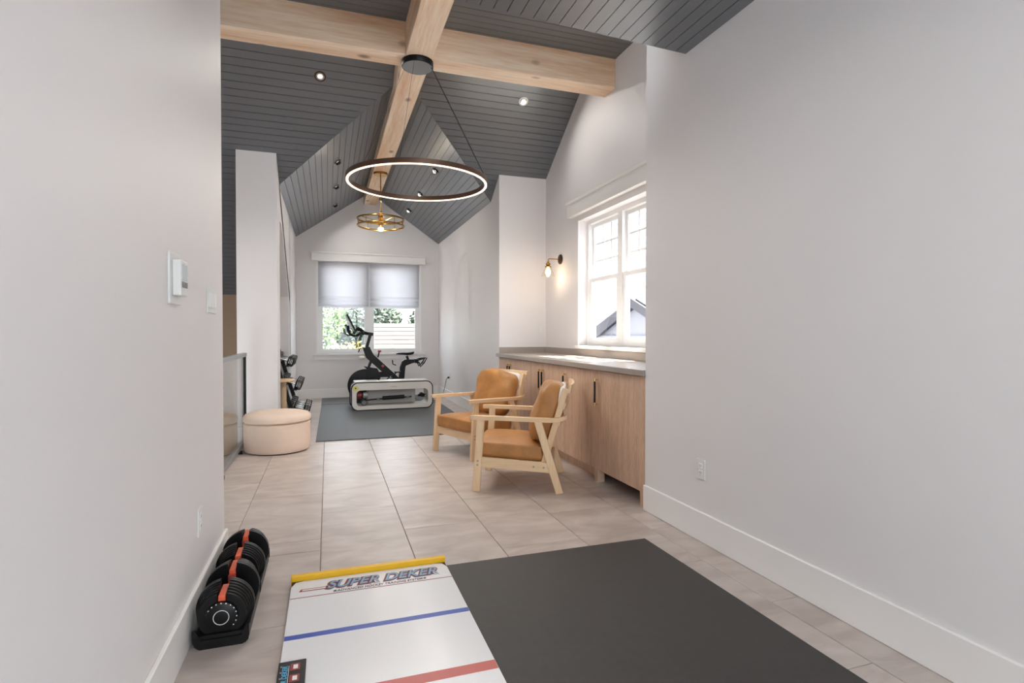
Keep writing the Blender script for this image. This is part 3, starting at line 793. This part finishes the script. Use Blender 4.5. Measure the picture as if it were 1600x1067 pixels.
# ------------------------------------------------------------------ downlights
def downlight(label, p, nrm, energy, r=.055, lens='lamp_lens', trim='steel_grey', group='recessed ceiling downlights', tilt=None):
    t = thing('downlight', label, 'light', p, 0, group)
    n = Vector(nrm).normalized(); q = n.to_track_quat('-Z', 'Y'); M = q.to_matrix().to_4x4()
    # local: -z of M points along nrm (into the room)
    MB().lathe([(r * .72, .0), (r * .72, -.004), (r, -.004), (r * 1.02, 0)], 32, M, closed=True).build('trim_ring', trim, t, smooth=True)
    MB().lathe([(r * .40, .0), (r * .40, -.001), (r * .73, -.003), (r * .73, 0)], 28, M, closed=True).build('reflector', 'chrome', t, smooth=True)
    MB().lathe([(0, .0), (r * .40, .0), (r * .40, -.0015), (0, -.0015)], 28, M).build('lens', lens, t)
    if energy: add_light(t, n * .012, energy, (1, .96, .91), r * (.64 if lens == 'lamp_lens' else .25), n, spread=math.radians(150))
    return t
dn = -upc
pz = lambda x, y: onc(x, y) + dn * .002
downlight('lit recessed downlight in the dark slope left of the ridge beam', pz(-.06, 5.872), dn, SPOT, .055, 'lamp_lens', 'bronze')
downlight('white-rimmed recessed downlight in the grey slope right of the ridge beam', pz(2.097, 5.835), dn, SPOT, .055, 'lamp_lens', 'white_plastic')
def gimbal(label, x, y):
    s = -1 if x < XM else 1
    n = -Vector((SL * s, 0, 1)).normalized(); p = Vector((x, y, zg(x))) + n * .002
    t = downlight(label, p, n, GIMB, .05, 'lens_dim', 'black_metal', 'gimbal downlights in the far gable')
    q = n.to_track_quat('-Z', 'Y').to_matrix().to_4x4()
    MB().lathe([(.026, -.002), (.034, -.002), (.034, -.03), (.026, -.03)], 24, q @ Matrix.Rotation(.5, 4, 'Y'), closed=True).build('gimbal_head', 'black_metal', t, smooth=True)
wh = ('nearest the pillar', 'in the middle', 'nearest the far wall')
for k, y in enumerate((7.466, 8.731, 9.963)): gimbal('small gimbal downlight in the left gable slope, ' + wh[k], .130, y)
for k, y in enumerate((7.438, 8.737, 9.983)): gimbal('small gimbal downlight in the right gable slope, ' + wh[k].replace('pillar', 'pilaster'), 1.403, y)
for k, (x, y) in enumerate(((.76, 2.0), (.76, .8), (.76, -.4), (.76, -1.6))):  # unseen hall downlights, added to brighten the interior
    downlight('added unseen fill downlight in the flat hall ceiling, %s' % ('nearest the vault', 'second from the vault', 'third from the vault', 'nearest the added back window')[k], (x, y, znr(x) - .002), (0, 0, -1), HALL_FILL, .055, 'lamp_lens', 'white_plastic', 'added fill downlights over the hall')

# ------------------------------------------------------------------ ring chandelier
t = thing('ring_chandelier', 'large bronze LED ring pendant hanging from the beam crossing', 'chandelier', (.775, 4.965, BZ0))
MB().lathe([(0, 0), (.14, 0), (.14, -.045), (.136, -.05), (0, -.05)], 40).build('canopy', 'black_metal', t, smooth=True)
MB().lathe([(0, -.05), (.132, -.05), (.132, -.0505), (0, -.0505)], 40).build('canopy_plate', 'grey_plastic', t)
RR, RZ = .611, -1.062
body = MB().lathe([(RR - .012, -.026), (RR + .012, -.026), (RR + .014, -.02), (RR + .014, .014), (RR - .014, .014), (RR - .014, -.02)], 96, Matrix.Translation((0, 0, RZ)), closed=True).build('ring', 'ring_bronze', t, smooth=True)
MB().lathe([(RR - .009, -.033), (RR + .009, -.033), (RR + .009, -.0255), (RR - .009, -.0255)], 96, Matrix.Translation((0, 0, RZ)), closed=True).build('led_strip', 'led_strip', t)
for k in range(12):
    a = k * PI / 6; add_light(t, (RR * math.cos(a), RR * math.sin(a), RZ - .036), RINGW, (1, .93, .85), .016)
for k, (a, w_) in enumerate(((-20, .0035), (-112, .0012), (150, .0012))):
    a = math.radians(a); MB().cyl((.125 * math.cos(a), .125 * math.sin(a), -.05), (RR * math.cos(a), RR * math.sin(a), RZ + .02), w_, 6).build('suspension_cable', 'black_metal', t)

# ------------------------------------------------------------------ brass pendant
t = thing('brass_pendant', 'brass double-ring pendant light hanging in the far gable', 'chandelier', (.772, 8.55, BZ0))
MB().lathe([(0, 0), (.105, 0), (.105, -.028), (.098, -.034), (0, -.034)], 36).build('canopy', 'brass', t, smooth=True)
MB().cyl((0, 0, -.03), (0, 0, -.60), .008, 12).build('stem', 'brass', t, smooth=True)
MB().lathe([(0, -.58), (.012, -.58), (.02, -.60), (.012, -.62), (.03, -.64), (.045, -.68), (.03, -.72), (.05, -.74), (.05, -.76), (.02, -.80), (0, -.82)], 24).build('hub', 'brass', t, smooth=True)
for z in (-.70, -.80):
    MB().torus(.345, .010, Matrix.Translation((0, 0, z)), 64, 8, .014).build('ring', 'brass', t, smooth=True)
for k in range(4):
    a = k * PI / 2 + .5; MB().cyl((.02 * math.cos(a), .02 * math.sin(a), -.75), (.345 * math.cos(a), .345 * math.sin(a), -.70), .005, 8).build('spoke', 'brass', t)
for k in range(10):
    a = k * PI / 5 + .2; MB().cyl((.345 * math.cos(a), .345 * math.sin(a), -.70), (.345 * math.cos(a), .345 * math.sin(a), -.80), .004, 6).build('baluster', 'brass', t)
MB().lathe([(.33, -.712), (.334, -.712), (.334, -.79), (.33, -.79)], 64, None, closed=True).build('glass_band', 'lamp_glass', t, smooth=True)
MB().blob((0, 0, -.85), (.045, .045, .03), 1, 10).build('bulb', 'bulb', t, smooth='all')
add_light(t, (0, 0, -.93), 5, (1, .9, .75), .04, kind='POINT')

# ------------------------------------------------------------------ sconce
t = thing('wall_sconce', 'brass wall sconce with clear glass shade beside the window', 'sconce', (XW, 6.205, 2.11))
MB().lathe([(0, 0), (.06, 0), (.06, .012), (.05, .02), (0, .022)], 32, Matrix.Rotation(-PI / 2, 4, 'Y')).build('wall_plate', 'bronze', t, smooth=True)
MB().tube([(-.02, 0, .0), (-.155, 0, .0), (-.165, 0, -.006), (-.168, 0, -.03)], .0065, 10).build('arm', 'brass', t, smooth=True)
MB().lathe([(0, -.02), (.012, -.025), (.014, -.045), (.03, -.06), (.03, -.072), (.02, -.08), (.04, -.095), (.04, -.103), (0, -.103)], 24, Matrix.Translation((-.168, 0, 0))).build('socket', 'brass', t, smooth=True)
MB().lathe([(.038, -.10), (.08, -.215), (.082, -.215), (.04, -.10)], 32, Matrix.Translation((-.168, 0, 0)), closed=True).build('glass_shade', 'lamp_glass', t, smooth=True)
MB().lathe([(.0, -.103), (.014, -.105), (.016, -.12), (.032, -.155), (.03, -.18), (.015, -.197), (0, -.2)], 20, Matrix.Translation((-.168, 0, 0))).build('bulb', 'bulb', t, smooth='all')
add_light(t, (-.168, 0, -.235), 0.8, (1, .78, .55), .03, kind='POINT')

# ------------------------------------------------------------------ white bench
t = thing('fitness_bench', 'white hollow fitness bench with black edging on grey mat', 'bench', (.965, 8.72, .011), math.radians(2))
def rrect(w, h, r, n=8, z0=0):
    pts = []
    for cx, cz, a0 in ((w / 2 - r, z0 + h - r, 0), (-w / 2 + r, z0 + h - r, 90), (-w / 2 + r, z0 + r, 180), (w / 2 - r, z0 + r, 270)):
        for i in range(n + 1):
            a = math.radians(a0 + 90 * i / n); pts.append((cx + r * math.cos(a), cz + r * math.sin(a)))
    return pts
def frame_loop(outer, inner, y0, y1, name, m, parent):
    b = MB(); n = len(outer); V = {}
    for key, pts, y in (('o0', outer, y0), ('i0', inner, y0), ('o1', outer, y1), ('i1', inner, y1)):
        V[key] = [b.bm.verts.new((p[0], y, p[1])) for p in pts]
    for i in range(n):
        j = (i + 1) % n
        for p, q in (('o0', 'i0'), ('o1', 'i1'), ('o0', 'o1'), ('i0', 'i1')):
            b.bm.faces.new((V[p][i], V[p][j], V[q][j], V[q][i]))
    return b.build(name, m, parent, smooth=True)
BWd, BHh = 1.235, .425
frame_loop(rrect(BWd, BHh - .016, .095, z0=.016), rrect(BWd - .13, BHh - .185, .06, z0=.075), -.012, .34, 'shell', 'bench_white', t)
frame_loop(rrect(BWd + .032, BHh + .014, .11, z0=.001), rrect(BWd - .004, BHh - .022, .093, z0=.018), -.009, .018, 'edge_trim', 'black_plastic', t)
frame_loop(rrect(BWd + .032, BHh + .014, .11, z0=.001), rrect(BWd - .004, BHh - .022, .093, z0=.018), .318, .337, 'edge_trim', 'black_plastic', t)
MB().box(-.375, .375, .12, .30, .085, .31).bevel(.02).build('inner_housing', 'bench_grey', t)
for (x0, x1) in ((-.575, -.19), (-.175, .56)): MB().box(x0, x1, .019, .317, BHh, BHh + .026).bevel(.01, 3).build('top_pad', 'bench_white', t, smooth=True)
text_mesh('brand_mark', 'SPEEDE', 'grey_plastic', t, .018, (-.03, -.0125, .355), (PI / 2, 0, 0), xlen=.085)
s_ = MB().cyl((-.565, -.0135, .345), (-.565, -.011, .345), .042, 24).build('sticker', 'sticker_yellow', t); MB().cyl((-.565, -.0142, .35), (-.565, -.0134, .35), .011, 12).build('sticker_dot', 'black_plastic', s_)
hb = thing('bar_attachment', 'black padded bar stored inside the white bench', 'bar', (.965, 8.72, .011), math.radians(2))
MB().tube([(-.40, .06, .155), (-.2, .06, .168), (.30, .06, .186)], .011, 10).build('bar', 'black_metal', hb, smooth=True)
MB().tube([(-.155, .06, .178), (.185, .06, .190)], .03, 16).build('foam_grip', 'black_plastic', hb, smooth=True)
for x in (-.24, .22): MB().cyl((x, .06, .165 + (x + .24) * .035), (x + .04, .06, .167 + (x + .24) * .035), .018, 12).build('collar', 'grey_plastic', hb)
db = thing('small_dumbbell', 'short dumbbell with red head inside bench left end', 'dumbbell', (.965, 8.72, .011), math.radians(2))
MB().cyl((-.535, .05, .235), (-.475, .05, .235), .05, 16).build('head', 'red_dark', db, smooth=True); MB().cyl((-.475, .05, .235), (-.45, .05, .235), .016, 12).build('grip', 'black_plastic', db); MB().cyl((-.45, .05, .235), (-.385, .05, .235), .05, 16).build('head', 'steel_grey', db, smooth=True)
rl = thing('foam_roller', 'small black roller lying inside bench left end', 'roller', (.965, 8.72, .011), math.radians(2))
MB().cyl((-.44, .0, .124), (-.44, .11, .124), .045, 20).build('core', 'black_plastic', rl, smooth=True); MB().cyl((-.44, -.004, .124), (-.44, .0, .124), .035, 20).build('end_cap', 'grey_plastic', rl)
st = thing('strap_bundle', 'black strap bundle tucked inside bench right end', 'strap', (.965, 8.72, .011), math.radians(2))
MB().blob((.47, .13, .20), (.055, .05, .03), .7, 12, .02, 2, 20).build('webbing', 'black_plastic', st, smooth='all'); MB().tube([(.50, .1, .2), (.54, .09, .21), (.55, .09, .18), (.51, .1, .17)], .006, 8).build('loop', 'black_plastic', st, smooth=True)

# ------------------------------------------------------------------ exercise bike (profile in the X-Z plane)
t = thing('exercise_bike', 'black upright exercise bike with tablet in front of window', 'exercise bike', (.9, 9.55, .011))
k_ = 9.55 / 9.4
def Q(x, z, y=0): return (x * k_ - .9, y, 1.2 + (z - 1.2) * k_ - .011)
def bar(name, pts, w, h, m='black_metal', y=0, parent=None):
    b = MB()
    for a, c_ in zip(pts, pts[1:]): b.beam(Q(*a, y), Q(*c_, y), w, h, (0, 1, 0))
    return b
FM = Matrix.Translation(Q(.575, .34)) @ Matrix.Rotation(PI / 2, 4, 'X')
MB().lathe([(0, -.03), (.265, -.03), (.275, -.02), (.275, .02), (.265, .03), (0, .03)], 44, FM).build('flywheel', 'black_gloss', t, smooth=True)
MB().lathe([(0, -.042), (.06, -.042), (.06, .042), (0, .042)], 24, FM).build('wheel_hub', 'grey_plastic', t, smooth=True)
MB().prism([Q(*p)[::2] for p in ((.56, .66), (.78, .62), (.83, .52), (.82, .3), (.7, .36), (.68, .55), (.6, .62))], 1, -.06, .06).bevel(.008).build('belt_guard', 'black_plastic', t)
MB().prism([Q(*p)[::2] for p in ((.55, .96), (.66, .98), (.72, .84), (1.13, .45), (1.24, .38), (1.13, .33), (1.02, .41), (.60, .80))], 1, -.045, .045).bevel(.008).build('main_frame', 'black_metal', t)
MB().prism([Q(*p)[::2] for p in ((.665, .76), (.70, .74), (.62, .52), (.58, .52))], 1, -.05, .05).build('fork', 'black_metal', t)
MB().prism([Q(*p)[::2] for p in ((.62, .44), (.80, .56), (1.02, .56), (1.10, .44), (1.00, .47), (.84, .47), (.68, .38))], 1, -.035, .035).build('chain_guard', 'black_metal', t)
MB().beam(Q(.605, .94), Q(.672, 1.19), .05, .075, (0, 1, 0)).bevel(.006).build('handlebar_post', 'black_metal', t)
MB().beam(Q(.52, 1.215), Q(.72, 1.185), .05, .035, (0, 1, 0)).bevel(.006).build('stem', 'black_metal', t)
for s in (-1, 1):
    yy = s * .2
    MB().tube([Q(.63, 1.205, s * .02), Q(.56, 1.225, s * .12), Q(.52, 1.215, yy), Q(.46, 1.165, yy), Q(.40, 1.16, yy), Q(.345, 1.195, yy), Q(.318, 1.26, yy), Q(.315, 1.325, yy)], .017, 10).build('handlebar', 'black_plastic', t, smooth=True)
    MB().tube([Q(.58, 1.215, s * .08), Q(.50, 1.275, s * .09), Q(.455, 1.295, s * .09)], [.02, .026, .02], 10).build('elbow_grip', 'black_plastic', t, smooth=True)
sc_ = MB().beam(Q(.424, 1.24), Q(.292, 1.51), .52, .028, (1, 0, .5)).bevel(.006).build('tablet', 'black_plastic', t)
MB().tube([Q(.41, 1.27), Q(.50, 1.25), Q(.58, 1.21)], .016, 10).build('tablet_arm', 'black_metal', t, smooth=True)
MB().tube([Q(.40, 1.22, -.04), Q(.43, 1.12, -.04), Q(.46, 1.0, -.05), Q(.50, .90, -.05)], .004, 6).build('cable', 'black_plastic', t, smooth=True)
MB().tube([Q(.60, .95, -.03), Q(.55, .965, -.04), Q(.50, .95, -.05), Q(.475, .89, -.05)], .008, 8).build('cable', 'black_plastic', t, smooth=True)
MB().blob(Q(.545, .80), (.055, .04, .03), .7, 10, M=None).build('brake_cover', 'bench_white', t, smooth='all')
kb = MB().cyl(Q(.795, .80), Q(.815, .89), .012, 10).build('resistance_knob_stem', 'black_metal', t); MB().blob(Q(.822, .905), (.032, .03, .018), .8, 10).build('resistance_knob', 'red', kb, smooth='all')
MB().box(-.02, .02, -.046, .046, -.02, .02, Matrix.Translation(Q(.87, .66)) @ Matrix.Rotation(.8, 4, 'Y')).build('badge', 'red', t)
MB().prism([Q(*p)[::2] for p in ((1.115, .38), (1.225, .40), (1.245, .62), (1.25, .66), (1.36, .70), (1.40, .70), (1.40, .76), (1.24, .76), (1.19, .73), (1.155, .63), (1.145, .48))], 1, -.03, .03).bevel(.006).build('seat_post', 'black_metal', t)
MB().beam(Q(1.30, .74), Q(1.27, .82), .04, .035, (0, 1, 0)).build('saddle_clamp', 'black_metal', t)
b = MB(); rg = []
for (x, z, w_, h_) in ((1.095, .858, .012, .010), (1.13, .865, .025, .018), (1.2, .868, .04, .024), (1.27, .868, .075, .03), (1.33, .875, .10, .034), (1.375, .885, .10, .03), (1.395, .885, .06, .02)):
    c_ = Vector(Q(x, z)); rg.append([b.bm.verts.new(c_ + Vector((0, w_ * math.cos(a), -h_ / 2 + h_ * max(-.6, math.sin(a))))) for a in [2 * PI * i / 14 for i in range(14)]])
for a, c_ in zip(rg, rg[1:]):
    for i in range(14): b.bm.faces.new((a[i], a[(i + 1) % 14], c_[(i + 1) % 14], c_[i]))
b.bm.faces.new(rg[0][::-1]); b.bm.faces.new(rg[-1]); b.build('saddle', 'black_plastic', t, smooth=True)
hd = MB().prism([Q(*p)[::2] for p in ((1.40, .70), (1.46, .69), (1.47, .76), (1.40, .765))], 1, -.05, .05).build('weight_holder', 'black_metal', t)
for s in (-1, 1): MB().tube([Q(1.45, .75, s * .1), Q(1.52, .77, s * .1), Q(1.60, .785, s * .09), Q(1.55, .70, s * .09), Q(1.49, .64, s * .1), Q(1.46, .72, s * .1)], .013, 8).build('holder_hook', 'black_plastic', hd, smooth=True)
MB().tube([Q(1.02, .76, -.1), Q(1.03, .69, -.1), Q(1.08, .67, -.1)], .010, 8).build('hook', 'black_plastic', t, smooth=True)
cr = MB().cyl(Q(1.0, .47, -.08), Q(1.0, .47, .08), .02, 14).build('crank_axle', 'chrome', t); MB().beam(Q(1.0, .47, -.08), Q(1.09, .55, -.08), .02, .03, (0, 1, 0)).build('crank_arm', 'black_metal', cr); MB().beam(Q(1.0, .47, .08), Q(.91, .39, .08), .02, .03, (0, 1, 0)).build('crank_arm', 'black_metal', cr)
for (x, z, y) in ((1.10, .56, -.15), (.90, .38, .15)): MB().box(-.05, .05, -.05, .05, -.012, .012, Matrix.Translation(Q(x, z, y))).build('pedal', 'black_plastic', cr)
MB().prism([Q(*p)[::2] for p in ((1.12, .40), (1.24, .40), (1.42, .09), (1.34, .07))], 1, -.035, .035).build('rear_strut', 'black_metal', t)
MB().beam(Q(.60, .36), Q(.50, .08), .06, .08, (0, 1, 0)).build('front_strut', 'black_metal', t)
for x in (.46, 1.42): MB().beam(Q(x, .06, -.27), Q(x, .06, .27), .09, .05, (0, 0, 1)).bevel(.01).build('foot_bar', 'black_metal', t)
MB().beam(Q(.46, .06), Q(1.42, .06), .06, .05).build('base_rail', 'black_metal', t)
bt = thing('water_bottle', 'pale water bottle in front of the exercise bike crank', 'bottle', (.80, 9.40, .011))
MB().lathe([(0, 0), (.036, 0), (.038, .02), (.038, .2), (.02, .24), (0, .24)], 20).build('body', 'screen_lcd', bt, smooth=True, loc=(0, 0, .0)); MB().lathe([(0, .24), (.018, .24), (.018, .28), (0, .28)], 16).build('cap', 'white_plastic', bt, smooth=True)

# ------------------------------------------------------------------ dumbbell rack
t = thing('dumbbell_rack', 'black three-tier dumbbell rack in the niche behind the pillar', 'rack', (-.55, 8.0, 0))
for y in (-.30, .62):
    MB().beam((-.14, y, 1.02), (.16, y, 0), .05, .05, (0, 1, 0)).build('slanted_post', 'black_metal', t)
    MB().beam((-.14, y, 1.0), (-.28, y, 0), .05, .05, (0, 1, 0)).build('rear_post', 'black_metal', t)
    MB().beam((-.28, y, .03), (.20, y, .03), .05, .05, (0, 1, 0)).build('foot', 'black_metal', t)
tiers = ((-.005, .86), (.09, .55), (.19, .215))
tl = ('top', 'middle', 'bottom')
for (x, z) in tiers:
    for dx, dz in ((.05, -.085), (-.09, -.045)): MB().beam((x + dx, -.34, z + dz), (x + dx, .66, z + dz), .05, .012).build('shelf_rail', 'black_metal', t)
first = None
def hexbell(label, loc, tilt):
    t = thing('hex_dumbbell', label, 'dumbbell', loc, 0, 'dumbbells on the rack'); t.rotation_euler = (0, tilt, 0)
    for s in (-1, 1):
        m = MB(); r = .072
        m.lathe([(0, s * .055), (r * .8, s * .055), (r, s * .067), (r, s * .125), (r * .8, s * .137), (0, s * .137)], 8, Matrix.Rotation(PI / 2, 4, 'Y') @ Matrix.Rotation(PI / 8, 4, 'Z'))
        h = m.build('head', 'black_plastic', t)
        MB().torus(r + .0005, .003, Matrix.Translation((s * .08, 0, 0)) @ Matrix.Rotation(PI / 2, 4, 'Y'), 8, 4).bevel(.0001, 1) if False else None
        for q in (.078, .098, .116):
            MB().lathe([(r * 1.0, -.003), (r * 1.025, -.003), (r * 1.025, .003), (r * 1.0, .003)], 8, Matrix.Translation((s * q, 0, 0)) @ Matrix.Rotation(PI / 2, 4, 'Y') @ Matrix.Rotation(PI / 8, 4, 'Z'), closed=True).build('band', 'chrome', h)
    MB().tube([(-.056, 0, 0), (-.02, 0, 0), (.02, 0, 0), (.056, 0, 0)], [.014, .017, .017, .014], 12).build('grip', 'chrome', t, smooth=True)
    return t
pos = ('nearest the camera', 'second from the camera', 'third from the camera', 'farthest back')
for i, (x, z) in enumerate(tiers):
    for j in range(4):
        loc = (-.55 + x, 7.80 + j * .2, z); lab = 'black hex dumbbell on the %s tier of the rack, %s' % (tl[i], pos[j])
        if first is None: first = hexbell(lab, loc, .30)
        else:
            c_ = copy_tree(first); c_.location = loc; c_['label'] = lab
t = thing('wooden_stand', 'pale wooden stand with rope-wrapped post in front of dumbbell rack', 'stand', (-.555, 7.40, 0))
MB().lathe([(0, .60), (.15, .60), (.158, .606), (.158, .622), (.15, .628), (0, .628)], 32).build('round_top', 'birch_x', t, smooth=True)
MB().cyl((.03, .0, .02), (.03, .0, .60), .034, 16).build('post', 'rope', t, smooth=True)
MB().box(-.16, .16, -.16, .16, .0, .02).bevel(.004).build('base', 'birch_x', t)

# ------------------------------------------------------------------ outside
struct(MB().box(-60, 60, YF + 1, 90, -3.3, -3.2).build('ground', 'ground_paving'))
struct(MB().box(3.2, 60, -30, YF + 1, -3.3, -3.2).build('ground', 'ground_paving'))
def foliage(name, m, parent, blobs, n, size, seed):
    rnd = random.Random(seed); vs = []; fs = []
    for i in range(n):
        (cx, cy, cz, r) = rnd.choice(blobs)
        d = Vector((rnd.gauss(0, 1), rnd.gauss(0, 1), rnd.gauss(0, 1))).normalized() * r * (rnd.random() ** .4)
        c = Vector((cx, cy, cz)) + d
        a = Vector((rnd.gauss(0, 1), rnd.gauss(0, 1), rnd.gauss(0, 1))).normalized(); b_ = a.orthogonal().normalized(); s = size * rnd.uniform(.6, 1.3)
        k = len(vs); vs += [c - a * s, c + b_ * s * .5, c + a * s, c - b_ * s * .5]; fs.append((k, k + 1, k + 2, k + 3))
    me = bpy.data.meshes.new(name); me.from_pydata([tuple(v) for v in vs], [], fs); me.materials.append(MATS[m])
    o = bpy.data.objects.new(name, me); link(o, parent); o['kind'] = 'stuff'; return o
def tree(name, label, cat, loc, m, blobs, n, size, seed, trunk):
    t = thing(name, label, cat, loc)
    MB().tube([(0, 0, 0), (.05, 0, trunk * .5), (0, .05, trunk)], [.16, .12, .07], 10).build('trunk', 'bark', t, smooth=True)
    foliage('foliage', m, t, blobs, n, size, seed); return t
G0 = -3.2
tree('garden_tree', 'light green leafy tree outside the far window at left', 'tree', (-.55, 20, G0), 'leaf_light', [(-.3, 0, 4.0, 1.2), (.25, .3, 5.0, 1.0), (-.8, 0, 5.6, 1.3), (.1, 0, 3.2, .9)], 5200, .09, 3, 4.5)
tree('garden_shrub', 'yellow-green blossoming shrub below the far window left pane', 'shrub', (.55, 16.2, G0), 'leaf_yellow', [(-.5, 0, 3.25, .65), (.1, 0, 3.5, .7), (.7, .1, 3.2, .6), (0, 0, 2.6, .9)], 4200, .07, 5, 3.0)
tree('background_tree', 'dark green tree beyond the neighbouring roof, centre of far window', 'tree', (2.3, 33, G0), 'leaf_dark', [(0, 0, 5.2, 1.6), (-.9, 0, 4.6, 1.2), (.9, 0, 5.0, 1.2)], 4200, .16, 8, 4.5)
tree('background_tree', 'dark green tree beyond the neighbouring roof, right of far window', 'tree', (6.6, 33, G0), 'leaf_dark', [(0, 0, 5.2, 1.7), (-.9, 0, 4.9, 1.2), (.9, 0, 4.9, 1.3)], 4200, .16, 9, 4.5)
h = thing('neighbour_house', 'neighbouring house with pale shingle roof seen through far window', 'house', (4.9, 24, G0))
MB().box(-2.5, 3.2, 0, 5, 0, 3.4).build('walls', 'siding', h)
for i in range(9):
    y0 = -.6 + i * .36; z0 = 3.15 + i * .19
    MB().slab([(-3.0 + 0, y0, z0), (3.6, y0, z0), (3.6, y0 + .40, z0 + .19), (-3.0, y0 + .40, z0 + .19)], (0, -.45, 1), .03).build('shingle_course', 'roof_pale', h)
MB().slab([(-3.0, 2.6, 4.8), (3.6, 2.6, 4.8), (3.6, 5.5, 3.3), (-3.0, 5.5, 3.3)], (0, 0, 1), .06).build('rear_roof', 'roof_pale', h)
h = thing('neighbour_building', 'white lap-sided neighbouring house outside the recess window', 'house', (6.6, 6.5, G0))
for i in range(46):
    z = i * .16
    MB().slab([(0, -9, z), (0, 11, z), (.02, 11, z + .16), (.02, -9, z + .16)], (1, 0, 0), .03).build('siding_board', 'siding', h)
MB().box(.05, 4, -9, 11, 0, 7.3).build('walls', 'siding', h)
def gable_roof(label, loc, w, hh, d):
    g = thing('porch_roof', label, 'roof', loc)
    for s in (-1, 1):
        MB().slab([(0, 0, hh), (0, s * w, 0), (d, s * w, 0), (d, 0, hh)], (0, s * .5, 1), .07).build('roof_slope', 'roof_dark', g)
        MB().slab([(-.04, 0, hh - .1), (-.04, s * w, -.1), (-.04, s * w, .06), (-.04, 0, hh + .06)], (-1, 0, 0), .04).build('bargeboard', 'roof_dark', g)
    MB().prism([(-w + .1, 0), (w - .1, 0), (0, hh - .08)], 0, .05, .1).build('gable_face', 'fascia', g)
    MB().box(.0, d, -w, w, -.25, 0).build('beam', 'fascia', g)
    for s in (-1, 1): MB().box(.05, .2, s * (w - .2) - .08, s * (w - .2) + .08, -4.4 + 0.0, -.25).build('post', 'fascia', g)
gable_roof('dark-edged gabled porch roof outside the recess window, nearer one', (5.2, 8.59, 1.16), 1.5, .6, .62)
gable_roof('dark-edged gabled porch roof outside the recess window, farther one', (5.9, 10.0, 1.30), 1.3, .45, .62)
